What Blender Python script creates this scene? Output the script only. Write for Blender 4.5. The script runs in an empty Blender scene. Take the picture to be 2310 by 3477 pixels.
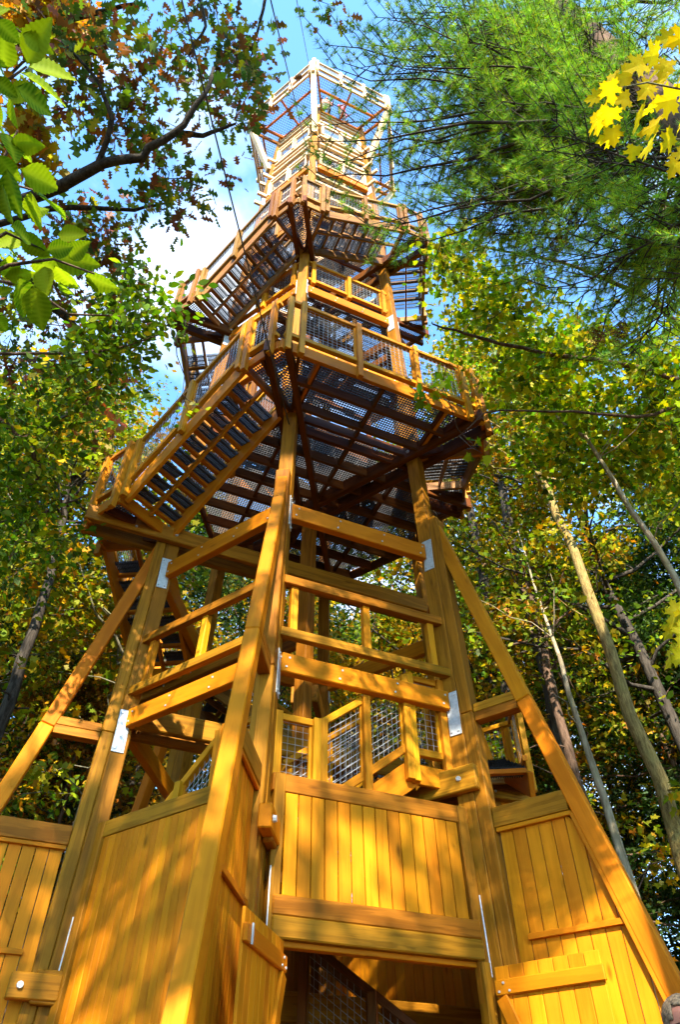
import bpy, math, random
import numpy as np
from mathutils import Vector, Matrix

# ------------------------------------------------------------------ camera, sky, sun
scn = bpy.context.scene
col = scn.collection
CAM = np.array([1.4137, -8.7733, 1.0818])
PITCH, YAW, ROLL, FPX = 0.7761, -0.0991, -0.0042, 2357.0
_f = np.array([math.sin(YAW)*math.cos(PITCH), math.cos(YAW)*math.cos(PITCH), math.sin(PITCH)])
_r0 = np.array([math.cos(YAW), -math.sin(YAW), 0.0]); _u0 = np.cross(_r0, _f)
_r = math.cos(ROLL)*_r0 + math.sin(ROLL)*_u0
_u = -math.sin(ROLL)*_r0 + math.cos(ROLL)*_u0
cd = bpy.data.cameras.new('camera'); cam = bpy.data.objects.new('camera', cd); col.objects.link(cam)
cam.matrix_world = Matrix(((_r[0], _u[0], -_f[0], CAM[0]), (_r[1], _u[1], -_f[1], CAM[1]), (_r[2], _u[2], -_f[2], CAM[2]), (0, 0, 0, 1)))
cd.sensor_fit = 'VERTICAL'; cd.sensor_height = 36.0; cd.lens = FPX/3477*36.0
cd.clip_start = 0.05; cd.clip_end = 3000
scn.camera = cam

SUN_EL, SUN_AZ = math.radians(37), math.radians(11)        # azimuth measured from -y towards +x
sun_dir = Vector((math.sin(SUN_AZ)*math.cos(SUN_EL), -math.cos(SUN_AZ)*math.cos(SUN_EL), math.sin(SUN_EL)))
sd = bpy.data.lights.new('sun', 'SUN'); sd.energy = 5.0; sd.angle = math.radians(0.53); sd.color = (1.0, 0.90, 0.74)
so = bpy.data.objects.new('sun', sd); col.objects.link(so)
so.rotation_euler = sun_dir.to_track_quat('Z', 'Y').to_euler()

w = bpy.data.worlds.new('World'); scn.world = w; w.use_nodes = True
nt = w.node_tree; nt.nodes.clear()
o_ = nt.nodes.new('ShaderNodeOutputWorld'); bg = nt.nodes.new('ShaderNodeBackground')
sky = nt.nodes.new('ShaderNodeTexSky'); sky.sky_type = 'NISHITA'; sky.sun_disc = False
sky.sun_elevation = SUN_EL; sky.sun_rotation = math.pi - SUN_AZ
sky.air_density = 1.0; sky.dust_density = 0.6; sky.ozone_density = 2.0
# thin fair-weather cloud all over the dome
tc = nt.nodes.new('ShaderNodeTexCoord'); mp = nt.nodes.new('ShaderNodeMapping'); mp.inputs['Scale'].default_value = (1.0, 1.0, 1.6)
mp.inputs['Location'].default_value = (0.62, 0.2, 0.35)
nz = nt.nodes.new('ShaderNodeTexNoise'); nz.inputs['Scale'].default_value = 2.2; nz.inputs['Detail'].default_value = 7; nz.inputs['Roughness'].default_value = 0.55
rp = nt.nodes.new('ShaderNodeValToRGB'); rp.color_ramp.elements[0].position = 0.50; rp.color_ramp.elements[1].position = 0.72
rp.color_ramp.elements[0].color = (0.02, 0.02, 0.02, 1)
mx = nt.nodes.new('ShaderNodeMixRGB'); mx.inputs['Color2'].default_value = (9.0, 9.6, 10.0, 1)
nt.links.new(tc.outputs['Generated'], mp.inputs['Vector']); nt.links.new(mp.outputs['Vector'], nz.inputs['Vector'])
nt.links.new(nz.outputs['Fac'], rp.inputs['Fac']); nt.links.new(rp.outputs['Color'], mx.inputs['Fac'])
tn = nt.nodes.new('ShaderNodeMixRGB'); tn.blend_type = 'MULTIPLY'; tn.inputs['Fac'].default_value = 1.0; tn.inputs['Color2'].default_value = (1.75, 2.85, 3.5, 1)
nt.links.new(sky.outputs['Color'], tn.inputs['Color1']); nt.links.new(tn.outputs['Color'], mx.inputs['Color1']); nt.links.new(mx.outputs['Color'], bg.inputs['Color'])
bg.inputs['Strength'].default_value = 0.075
nt.links.new(bg.outputs['Background'], o_.inputs['Surface'])
vs = scn.view_settings; vs.view_transform = 'Standard'; vs.look = 'None'; vs.exposure = 1.78; vs.gamma = 1.0; vs.use_curve_mapping = False
scn.cycles.max_bounces = 6; scn.cycles.diffuse_bounces = 3; scn.cycles.glossy_bounces = 2
scn.cycles.transmission_bounces = 3; scn.cycles.transparent_max_bounces = 4
scn.cycles.use_denoising = True; scn.cycles.use_adaptive_sampling = True; scn.cycles.adaptive_threshold = 0.025; scn.cycles.sample_clamp_indirect = 6

random.seed(7); rng = np.random.default_rng(11)

def at(px, py, d):
    """point d metres from the camera along the ray through a photograph pixel"""
    v = FPX*_f + (px-1155)*_r - (py-1738.5)*_u
    return CAM + v/np.linalg.norm(v)*d

# ------------------------------------------------------------------ materials
MAT = {}
def newmat(name):
    m = bpy.data.materials.new(name); m.use_nodes = True
    MAT[name] = m
    return m, m.node_tree, m.node_tree.nodes['Principled BSDF']
def N(nt, t, **kw):
    n = nt.nodes.new(t)
    for k, v in kw.items():
        if k in n.inputs: n.inputs[k].default_value = v
        else: setattr(n, k, v)
    return n
def wood(name, dark, light, knots=0.25, rough=0.5, vary=0.22, hue=0.025, bands=7.0, ring=0.10):
    m, nt, b = newmat(name); L = nt.links.new
    tc = N(nt, 'ShaderNodeTexCoord'); oi = N(nt, 'ShaderNodeObjectInfo')
    off = N(nt, 'ShaderNodeVectorMath', operation='SCALE'); off.inputs[0].default_value = (17.3, 5.1, 9.7)
    L(oi.outputs['Random'], off.inputs['Scale'])
    add = N(nt, 'ShaderNodeVectorMath', operation='ADD'); L(tc.outputs['Object'], add.inputs[0]); L(off.outputs[0], add.inputs[1])
    mp1 = N(nt, 'ShaderNodeMapping'); mp1.inputs['Scale'].default_value = (0.55, bands, bands)
    L(add.outputs[0], mp1.inputs['Vector'])
    n1 = N(nt, 'ShaderNodeTexNoise', Scale=1.6, Detail=4.0, Roughness=0.6, Distortion=0.9); L(mp1.outputs[0], n1.inputs['Vector'])
    # growth rings: wave of the warped noise
    mul = N(nt, 'ShaderNodeMath', operation='MULTIPLY'); mul.inputs[1].default_value = 26.0; L(n1.outputs['Fac'], mul.inputs[0])
    sn = N(nt, 'ShaderNodeMath', operation='SINE'); L(mul.outputs[0], sn.inputs[0])
    mp2 = N(nt, 'ShaderNodeMapping'); mp2.inputs['Scale'].default_value = (2.5, 95, 95); L(add.outputs[0], mp2.inputs['Vector'])
    n2 = N(nt, 'ShaderNodeTexNoise', Scale=1.0, Detail=3.0); L(mp2.outputs[0], n2.inputs['Vector'])
    m1 = N(nt, 'ShaderNodeMath', operation='MULTIPLY_ADD'); m1.inputs[1].default_value = ring; L(sn.outputs[0], m1.inputs[0]); L(n1.outputs['Fac'], m1.inputs[2])
    m2 = N(nt, 'ShaderNodeMath', operation='MULTIPLY_ADD'); m2.inputs[1].default_value = 0.30; L(n2.outputs['Fac'], m2.inputs[0]); L(m1.outputs[0], m2.inputs[2])
    cr = N(nt, 'ShaderNodeValToRGB'); L(m2.outputs[0], cr.inputs['Fac'])
    cr.color_ramp.elements[0].position = 0.36; cr.color_ramp.elements[1].position = 0.95
    cr.color_ramp.elements[0].color = (*dark, 1); cr.color_ramp.elements[1].color = (*light, 1)
    # knots
    mp3 = N(nt, 'ShaderNodeMapping'); mp3.inputs['Scale'].default_value = (1.3, 4.2, 4.2); L(add.outputs[0], mp3.inputs['Vector'])
    vo = N(nt, 'ShaderNodeTexVoronoi', Scale=1.0); L(mp3.outputs[0], vo.inputs['Vector'])
    kr = N(nt, 'ShaderNodeValToRGB'); L(vo.outputs['Distance'], kr.inputs['Fac'])
    kr.color_ramp.elements[0].position = 0.03; kr.color_ramp.elements[1].position = 0.11
    kr.color_ramp.elements[0].color = (1-knots*2.4, 1-knots*2.6, 1-knots*2.6, 1); kr.color_ramp.elements[1].color = (1, 1, 1, 1)
    mk = N(nt, 'ShaderNodeMixRGB', blend_type='MULTIPLY'); mk.inputs['Fac'].default_value = 1; L(cr.outputs[0], mk.inputs[1]); L(kr.outputs[0], mk.inputs[2])
    # weathering blotches, large
    n4 = N(nt, 'ShaderNodeTexNoise', Scale=1.1, Detail=5.0); L(add.outputs[0], n4.inputs['Vector'])
    r4 = N(nt, 'ShaderNodeMapRange'); r4.inputs['From Min'].default_value = 0.3; r4.inputs['From Max'].default_value = 0.7
    r4.inputs['To Min'].default_value = 0.82; r4.inputs['To Max'].default_value = 1.1; L(n4.outputs['Fac'], r4.inputs[0])
    hs = N(nt, 'ShaderNodeHueSaturation'); L(mk.outputs[0], hs.inputs['Color'])
    rv = N(nt, 'ShaderNodeMapRange'); rv.inputs['To Min'].default_value = 1-vary; rv.inputs['To Max'].default_value = 1+vary; L(oi.outputs['Random'], rv.inputs[0])
    mv = N(nt, 'ShaderNodeMath', operation='MULTIPLY'); L(rv.outputs[0], mv.inputs[0]); L(r4.outputs[0], mv.inputs[1]); L(mv.outputs[0], hs.inputs['Value'])
    wn = N(nt, 'ShaderNodeTexWhiteNoise', noise_dimensions='1D'); L(oi.outputs['Random'], wn.inputs['W'])
    rh = N(nt, 'ShaderNodeMapRange'); rh.inputs['To Min'].default_value = 0.5-hue; rh.inputs['To Max'].default_value = 0.5+hue; L(wn.outputs['Value'], rh.inputs[0]); L(rh.outputs[0], hs.inputs['Hue'])
    L(hs.outputs[0], b.inputs['Base Color'])
    b.inputs['Roughness'].default_value = rough; b.inputs['Specular IOR Level'].default_value = 0.08
    bp = N(nt, 'ShaderNodeBump'); bp.inputs['Strength'].default_value = 0.25; bp.inputs['Distance'].default_value = 0.004
    L(m2.outputs[0], bp.inputs['Height']); L(bp.outputs[0], b.inputs['Normal'])
    return m
wood('stained_beam', (0.46, 0.132, 0.003), (0.62, 0.200, 0.006), knots=0.15, vary=0.10, hue=0.008, bands=6, ring=0.05)
wood('treated_timber', (0.20, 0.074, 0.004), (0.42, 0.165, 0.011), knots=0.2, vary=0.13, hue=0.010, bands=9, ring=0.09)
wood('cedar_board', (0.50, 0.160, 0.003), (0.70, 0.245, 0.008), knots=0.22, vary=0.14, hue=0.006, bands=7, ring=0.05)
wood('rail_shade_tone', (0.15, 0.064, 0.014), (0.36, 0.175, 0.045), knots=0.2, vary=0.18, hue=0.012, bands=9)  # brown rail with upper-deck and back-stair shade put into its colour
wood('rail_wood', (0.43, 0.155, 0.004), (0.66, 0.268, 0.012), knots=0.2, vary=0.12, hue=0.01, bands=10, ring=0.10)
wood('joist_wood', (0.085, 0.026, 0.004), (0.17, 0.054, 0.008), knots=0.12, vary=0.15, hue=0.01)  # dark timber, the shade under the decks is put into its colour
wood('rail_sun_tone', (0.55, 0.34, 0.15), (0.85, 0.60, 0.36), knots=0.15, vary=0.1, hue=0.01)  # pale rail, the sun glare on the crown is put into its colour

def metal(name, c, rough=0.45, met=0.85, scale=30):
    m, nt, b = newmat(name); L = nt.links.new
    tc = N(nt, 'ShaderNodeTexCoord'); n = N(nt, 'ShaderNodeTexNoise', Scale=scale, Detail=4.0); L(tc.outputs['Object'], n.inputs['Vector'])
    cr = N(nt, 'ShaderNodeValToRGB'); L(n.outputs['Fac'], cr.inputs['Fac'])
    cr.color_ramp.elements[0].position = 0.3; cr.color_ramp.elements[1].position = 0.75
    cr.color_ramp.elements[0].color = (*[x*0.72 for x in c], 1); cr.color_ramp.elements[1].color = (*c, 1)
    L(cr.outputs[0], b.inputs['Base Color']); b.inputs['Metallic'].default_value = met; b.inputs['Roughness'].default_value = rough
metal('galvanised', (0.62, 0.64, 0.66), 0.5, 0.35)
metal('wire', (0.42, 0.43, 0.44), 0.45, 0.7)
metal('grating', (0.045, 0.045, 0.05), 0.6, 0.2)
metal('cable_steel', (0.10, 0.10, 0.11), 0.5, 0.6)
metal('white_strip', (0.85, 0.85, 0.85), 0.4, 0.0)

def leafmat(name, rough=0.45, trans=0.45, tint=(1.15, 1.25, 0.45)):
    m, nt, b = newmat(name); L = nt.links.new
    at_ = N(nt, 'ShaderNodeAttribute', attribute_name='leafcol')
    tc = N(nt, 'ShaderNodeTexCoord'); n = N(nt, 'ShaderNodeTexNoise', Scale=9.0, Detail=3.0); L(tc.outputs['Object'], n.inputs['Vector'])
    r = N(nt, 'ShaderNodeMapRange'); r.inputs['To Min'].default_value = 0.7; r.inputs['To Max'].default_value = 1.3; L(n.outputs['Fac'], r.inputs[0])
    sc = N(nt, 'ShaderNodeVectorMath', operation='SCALE'); L(at_.outputs['Color'], sc.inputs[0]); L(r.outputs[0], sc.inputs['Scale'])
    L(sc.outputs[0], b.inputs['Base Color']); b.inputs['Roughness'].default_value = rough; b.inputs['Specular IOR Level'].default_value = 0.18
    tr = N(nt, 'ShaderNodeBsdfTranslucent'); mt = N(nt, 'ShaderNodeVectorMath', operation='MULTIPLY'); L(sc.outputs[0], mt.inputs[0]); mt.inputs[1].default_value = tint
    L(mt.outputs[0], tr.inputs['Color'])
    mx = N(nt, 'ShaderNodeMixShader'); mx.inputs[0].default_value = trans
    L(b.outputs[0], mx.inputs[1]); L(tr.outputs[0], mx.inputs[2]); L(mx.outputs[0], nt.nodes['Material Output'].inputs['Surface'])
leafmat('leaf', 0.5, 0.42); leafmat('needle', 0.55, 0.35, (1.1, 1.2, 0.6))
def leafsolid(name, c0, c1, vein, trans=0.5, scale=6.0):
    """big near leaf: colour varies per leaf, veins run as lighter lines along the local axis"""
    m, nt, b = newmat(name); L = nt.links.new
    oi = N(nt, 'ShaderNodeObjectInfo'); tc = N(nt, 'ShaderNodeTexCoord')
    n = N(nt, 'ShaderNodeTexNoise', Scale=scale, Detail=4.0); L(tc.outputs['Object'], n.inputs['Vector'])
    m0 = N(nt, 'ShaderNodeMath', operation='MULTIPLY_ADD'); m0.inputs[1].default_value = 0.7; m0.inputs[2].default_value = -0.35; L(n.outputs['Fac'], m0.inputs[0])
    ad = N(nt, 'ShaderNodeMath', operation='ADD', use_clamp=True); L(m0.outputs[0], ad.inputs[0]); L(oi.outputs['Random'], ad.inputs[1])
    mx0 = N(nt, 'ShaderNodeMixRGB'); mx0.inputs[1].default_value = (*c0, 1); mx0.inputs[2].default_value = (*c1, 1); L(ad.outputs[0], mx0.inputs[0])
    va = N(nt, 'ShaderNodeAttribute', attribute_name='vein')
    mv = N(nt, 'ShaderNodeMixRGB'); mv.inputs[2].default_value = (*vein, 1); L(va.outputs['Fac'], mv.inputs[0]); L(mx0.outputs[0], mv.inputs[1])
    L(mv.outputs[0], b.inputs['Base Color']); b.inputs['Roughness'].default_value = 0.55; b.inputs['Specular IOR Level'].default_value = 0.05
    tr = N(nt, 'ShaderNodeBsdfTranslucent'); mt = N(nt, 'ShaderNodeVectorMath', operation='MULTIPLY'); L(mv.outputs[0], mt.inputs[0]); mt.inputs[1].default_value = (1.3, 1.3, 0.5)
    L(mt.outputs[0], tr.inputs['Color'])
    mx = N(nt, 'ShaderNodeMixShader'); mx.inputs[0].default_value = trans
    L(b.outputs[0], mx.inputs[1]); L(tr.outputs[0], mx.inputs[2]); L(mx.outputs[0], nt.nodes['Material Output'].inputs['Surface'])
leafsolid('beech_leaf', (0.05, 0.14, 0.002), (0.24, 0.32, 0.005), (0.32, 0.42, 0.02))
leafsolid('yellow_maple_leaf', (0.66, 0.42, 0.004), (0.74, 0.60, 0.008), (0.76, 0.62, 0.02))
leafsolid('green_maple_leaf', (0.26, 0.26, 0.008), (0.58, 0.44, 0.012), (0.6, 0.5, 0.05))

def bark(name, c0, c1, scale=14, lichen=None):
    m, nt, b = newmat(name); L = nt.links.new
    tc = N(nt, 'ShaderNodeTexCoord'); mp = N(nt, 'ShaderNodeMapping'); mp.inputs['Scale'].default_value = (1, 1, 0.16); L(tc.outputs['Object'], mp.inputs['Vector'])
    n = N(nt, 'ShaderNodeTexNoise', Scale=scale, Detail=6.0, Roughness=0.7, Distortion=0.6); L(mp.outputs[0], n.inputs['Vector'])
    cr = N(nt, 'ShaderNodeValToRGB'); L(n.outputs['Fac'], cr.inputs['Fac']); cr.color_ramp.elements[0].position = 0.36; cr.color_ramp.elements[1].position = 0.64
    cr.color_ramp.elements[0].color = (*c0, 1); cr.color_ramp.elements[1].color = (*c1, 1)
    n2 = N(nt, 'ShaderNodeTexNoise', Scale=2.2, Detail=5.0); L(tc.outputs['Object'], n2.inputs['Vector'])
    r = N(nt, 'ShaderNodeMapRange'); r.inputs['From Min'].default_value = 0.48; r.inputs['From Max'].default_value = 0.66; r.inputs['To Max'].default_value = 0.55 if lichen else 0; L(n2.outputs['Fac'], r.inputs[0])
    mx = N(nt, 'ShaderNodeMixRGB'); L(r.outputs[0], mx.inputs[0]); L(cr.outputs[0], mx.inputs[1]); mx.inputs[2].default_value = (*(lichen or c1), 1)
    L(mx.outputs[0], b.inputs['Base Color']); b.inputs['Roughness'].default_value = 0.9; b.inputs['Specular IOR Level'].default_value = 0.15
    bp = N(nt, 'ShaderNodeBump'); bp.inputs['Strength'].default_value = 0.9; bp.inputs['Distance'].default_value = 0.03; L(n.outputs['Fac'], bp.inputs['Height']); L(bp.outputs[0], b.inputs['Normal'])
bark('bark_dark', (0.020, 0.016, 0.012), (0.085, 0.07, 0.055), 16)
bark('bark_tan', (0.12, 0.075, 0.025), (0.40, 0.28, 0.095), 26, (0.26, 0.22, 0.07))
bark('bark_pale', (0.20, 0.15, 0.09), (0.46, 0.38, 0.26), 11, (0.24, 0.22, 0.11))
bark('bark_brown', (0.05, 0.03, 0.018), (0.17, 0.105, 0.07), 15)
bark('bark_grey', (0.08, 0.075, 0.05), (0.24, 0.22, 0.15), 14, (0.20, 0.22, 0.10))

m, nt, b = newmat('forest_floor'); L = nt.links.new
tc = N(nt, 'ShaderNodeTexCoord'); n = N(nt, 'ShaderNodeTexNoise', Scale=3.0, Detail=8.0, Roughness=0.7); L(tc.outputs['Object'], n.inputs['Vector'])
cr = N(nt, 'ShaderNodeValToRGB'); L(n.outputs['Fac'], cr.inputs['Fac']); cr.color_ramp.elements[0].position = 0.3; cr.color_ramp.elements[1].position = 0.7
cr.color_ramp.elements[0].color = (0.025, 0.016, 0.008, 1); cr.color_ramp.elements[1].color = (0.12, 0.07, 0.02, 1)
L(cr.outputs[0], b.inputs['Base Color']); b.inputs['Roughness'].default_value = 0.95
bp = N(nt, 'ShaderNodeBump'); bp.inputs['Strength'].default_value = 0.8; L(n.outputs['Fac'], bp.inputs['Height']); L(bp.outputs[0], b.inputs['Normal'])

def plain(name, c, rough=0.6, var=0.15, scale=20):
    m, nt, b = newmat(name); L = nt.links.new
    tc = N(nt, 'ShaderNodeTexCoord'); n = N(nt, 'ShaderNodeTexNoise', Scale=scale, Detail=4.0); L(tc.outputs['Object'], n.inputs['Vector'])
    cr = N(nt, 'ShaderNodeValToRGB'); L(n.outputs['Fac'], cr.inputs['Fac']); cr.color_ramp.elements[0].position = 0.3; cr.color_ramp.elements[1].position = 0.7
    cr.color_ramp.elements[0].color = (*[x*(1-var) for x in c], 1); cr.color_ramp.elements[1].color = (*[min(1, x*(1+var)) for x in c], 1)
    L(cr.outputs[0], b.inputs['Base Color']); b.inputs['Roughness'].default_value = rough
plain('skin', (0.36, 0.135, 0.085), 0.55, 0.12, 25); plain('hair_grey', (0.15, 0.105, 0.06), 0.8, 0.75, 90)
plain('shirt_blue', (0.10, 0.14, 0.25), 0.8); plain('trousers', (0.10, 0.09, 0.07), 0.8); plain('lens_black', (0.01, 0.01, 0.012), 0.15, 0.0)
plain('pink_cloth', (0.65, 0.10, 0.14), 0.8); plain('salmon_cloth', (0.62, 0.26, 0.20), 0.8); plain('dark_hair', (0.04, 0.025, 0.015), 0.5)
plain('dry_leaf', (0.16, 0.06, 0.02), 0.8)

# ------------------------------------------------------------------ building helpers
Z = Vector((0, 0, 1))
def V(*a): return Vector(a[0]) if len(a) == 1 else Vector(a)
def empty(name, parent=None, loc=(0, 0, 0)):
    o = bpy.data.objects.new(name, None); col.objects.link(o); o.empty_display_size = 0.2
    o.location = loc
    if parent is not None: o.parent = parent
    return o
def tag(o, label, cat, group=None, kind=None):
    if label: o['label'] = label
    if cat: o['category'] = cat
    if group: o['group'] = group
    if kind: o['kind'] = kind
    return o
def pworld(p):
    M = Matrix.Identity(4)
    while p is not None: M = p.matrix_basis @ M; p = p.parent
    return M
def link(name, me, parent, M=None, world=True):
    o = bpy.data.objects.new(name, me); col.objects.link(o)
    if M is None: M = Matrix.Identity(4)
    if parent is not None:
        o.parent = parent
        if world: M = pworld(parent).inverted() @ M
    o.matrix_basis = M
    return o
def mesh(name, vs, fs, mat, smooth=False):
    me = bpy.data.meshes.new(name); me.from_pydata([tuple(v) for v in vs], [], fs); me.materials.append(MAT[mat])
    if smooth: me.polygons.foreach_set('use_smooth', [True]*len(me.polygons))
    me.update(); return me
_boxes = {}
def box_mesh(l, w, h, mat, ch=0.006):
    k = (round(l, 3), round(w, 4), round(h, 4), mat, ch)
    if k in _boxes: return _boxes[k]
    hx, hy, hz = l/2, w/2, h/2; c = min(ch, w*0.3, h*0.3)
    vs = []; idx = {}
    for sx in (-1, 1):
        for sy in (-1, 1):
            for sz in (-1, 1):
                idx[sx, sy, sz, 0] = len(vs); vs.append((sx*hx, sy*(hy-c), sz*(hz-c)))
                idx[sx, sy, sz, 1] = len(vs); vs.append((sx*(hx-c), sy*hy, sz*(hz-c)))
                idx[sx, sy, sz, 2] = len(vs); vs.append((sx*(hx-c), sy*(hy-c), sz*hz))
    fs = []
    def q(a, b_, c_, d, outward):
        p = [Vector(vs[i]) for i in (a, b_, c_, d)]
        n = (p[1]-p[0]).cross(p[2]-p[0])
        fs.append((a, b_, c_, d) if n.dot(outward) > 0 else (d, c_, b_, a))
    for s in (-1, 1):
        q(*[idx[s, y, z, 0] for y, z in ((-1, -1), (1, -1), (1, 1), (-1, 1))], Vector((s, 0, 0)))
        q(*[idx[x, s, z, 1] for x, z in ((-1, -1), (1, -1), (1, 1), (-1, 1))], Vector((0, s, 0)))
        q(*[idx[x, y, s, 2] for x, y in ((-1, -1), (1, -1), (1, 1), (-1, 1))], Vector((0, 0, s)))
    for a in (-1, 1):
        for b_ in (-1, 1):
            q(idx[-1, a, b_, 1], idx[1, a, b_, 1], idx[1, a, b_, 2], idx[-1, a, b_, 2], Vector((0, a, b_)))
            q(idx[a, -1, b_, 0], idx[a, 1, b_, 0], idx[a, 1, b_, 2], idx[a, -1, b_, 2], Vector((a, 0, b_)))
            q(idx[a, b_, -1, 0], idx[a, b_, 1, 0], idx[a, b_, 1, 1], idx[a, b_, -1, 1], Vector((a, b_, 0)))
    for sx in (-1, 1):
        for sy in (-1, 1):
            for sz in (-1, 1):
                t = [idx[sx, sy, sz, i] for i in range(3)]
                p = [Vector(vs[i]) for i in t]
                if (p[1]-p[0]).cross(p[2]-p[0]).dot(Vector((sx, sy, sz))) < 0: t = t[::-1]
                fs.append(tuple(t))
    me = mesh('timber', vs, fs, mat); _boxes[k] = me
    return me
def frame(p0, p1, up=Z):
    x = (p1-p0).normalized(); z = up - x*up.dot(x)
    if z.length < 1e-4: z = Vector((0, 1, 0)) - x*x.y
    z.normalize(); y = z.cross(x)
    M = Matrix((x, y, z)).transposed().to_4x4(); M.translation = (p0+p1)/2
    return M
def beam(name, p0, p1, w, h, mat, parent, up=Z, ch=0.006):
    """timber from p0 to p1; h is its size along `up`, w its size across"""
    p0, p1 = Vector(p0), Vector(p1)
    return link(name, box_mesh((p1-p0).length, w, h, mat, ch), parent, frame(p0, p1, up))
def prism(name, pts, n, th, mat, parent):
    """flat board with an arbitrary outline (3-D points in order), thickness th along n; local x runs up the board"""
    n = Vector(n).normalized(); P = [Vector(p) for p in pts]; c = sum(P, Vector())/len(P)
    x = Z - n*Z.dot(n); x = x.normalized() if x.length > 1e-3 else Vector((1, 0, 0)); y = n.cross(x)
    k = len(P); loc = [((p-c).dot(x), (p-c).dot(y), (p-c).dot(n)) for p in P]
    vs = [(a, b_, c_+th/2) for a, b_, c_ in loc] + [(a, b_, c_-th/2) for a, b_, c_ in loc]
    area = sum(loc[i][0]*loc[(i+1) % k][1]-loc[(i+1) % k][0]*loc[i][1] for i in range(k))
    f1 = tuple(range(k)); f2 = tuple(range(2*k-1, k-1, -1))
    fs = [f1, f2]+[(i, i+k, (i+1) % k+k, (i+1) % k) for i in range(k)]
    if area < 0: fs = [f[::-1] for f in fs]
    M = Matrix((x, y, n)).transposed().to_4x4(); M.translation = c
    return link(name, mesh(name, vs, fs, mat), parent, M)
def bars_mesh(name, segs, w, h, mat, parent, up=Z, kind=None):
    """many thin bars (p0,p1) joined to one mesh"""
    vs, fs = [], []
    for p0, p1 in segs:
        p0, p1 = Vector(p0), Vector(p1); x = (p1-p0)
        if x.length < 1e-4: continue
        x.normalize(); z = up - x*up.dot(x)
        if z.length < 1e-3: z = Vector((1, 0, 0)) - x*x.x
        z.normalize(); y = z.cross(x); b0 = len(vs)
        for p in (p0, p1):
            for sy, sz in ((-1, -1), (1, -1), (1, 1), (-1, 1)): vs.append(p+y*(sy*w/2)+z*(sz*h/2))
        for i in range(4): fs.append((b0+i, b0+(i+1) % 4, b0+4+(i+1) % 4, b0+4+i))
    if not vs: return None
    return link(name, mesh(name, vs, fs, mat), parent)
def clip_line(poly, p, d):
    """parameters where the line p+s*d lies inside a convex 2-D polygon"""
    lo, hi = -1e9, 1e9; k = len(poly)
    A = sum(poly[i][0]*poly[(i+1) % k][1]-poly[(i+1) % k][0]*poly[i][1] for i in range(k))
    for i in range(k):
        a, b_ = poly[i], poly[(i+1) % k]; nx, ny = (b_[1]-a[1]), -(b_[0]-a[0])
        if A < 0: nx, ny = -nx, -ny
        den = nx*d[0]+ny*d[1]; num = nx*(a[0]-p[0])+ny*(a[1]-p[1])
        if abs(den) < 1e-9:
            if num < 0: return None
        elif den > 0: hi = min(hi, num/den)
        else: lo = max(lo, num/den)
    return (lo, hi) if hi-lo > 0.02 else None
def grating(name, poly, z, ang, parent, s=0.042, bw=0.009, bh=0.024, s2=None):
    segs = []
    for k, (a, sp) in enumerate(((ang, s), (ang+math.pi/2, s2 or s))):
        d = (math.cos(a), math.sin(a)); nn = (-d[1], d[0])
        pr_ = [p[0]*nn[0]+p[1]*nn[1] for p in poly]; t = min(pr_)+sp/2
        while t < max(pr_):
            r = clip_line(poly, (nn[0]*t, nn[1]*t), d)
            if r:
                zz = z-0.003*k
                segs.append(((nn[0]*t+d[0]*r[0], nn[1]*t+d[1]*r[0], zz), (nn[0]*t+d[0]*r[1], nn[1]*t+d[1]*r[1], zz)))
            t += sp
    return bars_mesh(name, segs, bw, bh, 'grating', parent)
def wire_panel(name, A, B, h, parent, sx=0.075, sz=0.075, wd=0.0045):
    """welded wire mesh standing on the line A-B, h high"""
    A, B = Vector(A), Vector(B); segs = []; n = max(1, int((B-A).length/sx)); m = max(1, int(h/sz))
    for i in range(n+1):
        p = A.lerp(B, i/n); segs.append((p, p+Z*h))
    for j in range(m+1): segs.append((A+Z*(h*j/m), B+Z*(h*j/m)))
    return bars_mesh(name, segs, wd, wd, 'wire', parent, up=Vector((0.3, 0.9, 0.31)))
_bolts = {}
def bolt(p, n, parent, r=0.022, t=0.014):
    k = (r, t)
    if k not in _bolts:
        vs = [(r*math.cos(i*math.pi/4), r*math.sin(i*math.pi/4), 0) for i in range(8)]+[(r*0.85*math.cos(i*math.pi/4), r*0.85*math.sin(i*math.pi/4), t) for i in range(8)]
        _bolts[k] = mesh('bolt', vs, [tuple(range(8, 16))]+[(i, (i+1) % 8, 8+(i+1) % 8, 8+i) for i in range(8)], 'galvanised')
    M = Vector(n).to_track_quat('Z', 'Y').to_matrix().to_4x4(); M.translation = Vector(p)
    return link('bolt', _bolts[k], parent, M)
# ------------------------------------------------------------------ ground
R_ = 400.0
me = mesh('ground', [(-R_, -R_, 0), (R_, -R_, 0), (R_, R_, 0), (-R_, R_, 0)], [(0, 1, 2, 3)], 'forest_floor')
tag(link('ground', me, None), None, None, kind='structure')

# ------------------------------------------------------------------ the tower: a hexagon of leaning posts
ANG = {'N': -90, 'R': -30, 'R2': 30, 'B': 90, 'L2': 150, 'L': 210}
ORDER = ['N', 'R', 'R2', 'B', 'L2', 'L']                    # the way the stair climbs
def H(v): a = math.radians(ANG[v]); return Vector((math.cos(a), math.sin(a), 0))
def T(v): h = H(v); return Vector((-h.y, h.x, 0))
def rad(z): return 2.5-0.0326*z
AP = math.sqrt(3)/2
def side(a, b): return (H(b)-H(a)).normalized(), (H(a)+H(b)).normalized()
def P(a, b, t, apo, z): e, m_ = side(a, b); return m_*apo+e*t+Z*z
def corner(v, r, z): return H(v)*r+Z*z
def face(a, b, t, z, off=0.0): return P(a, b, t, rad(z)*AP+off, z)
SIDES = [(ORDER[i], ORDER[(i+1) % 6]) for i in range(6)]
OPP = {'N': 'B', 'B': 'N', 'R': 'L2', 'L2': 'R', 'R2': 'L', 'L': 'R2'}

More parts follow.
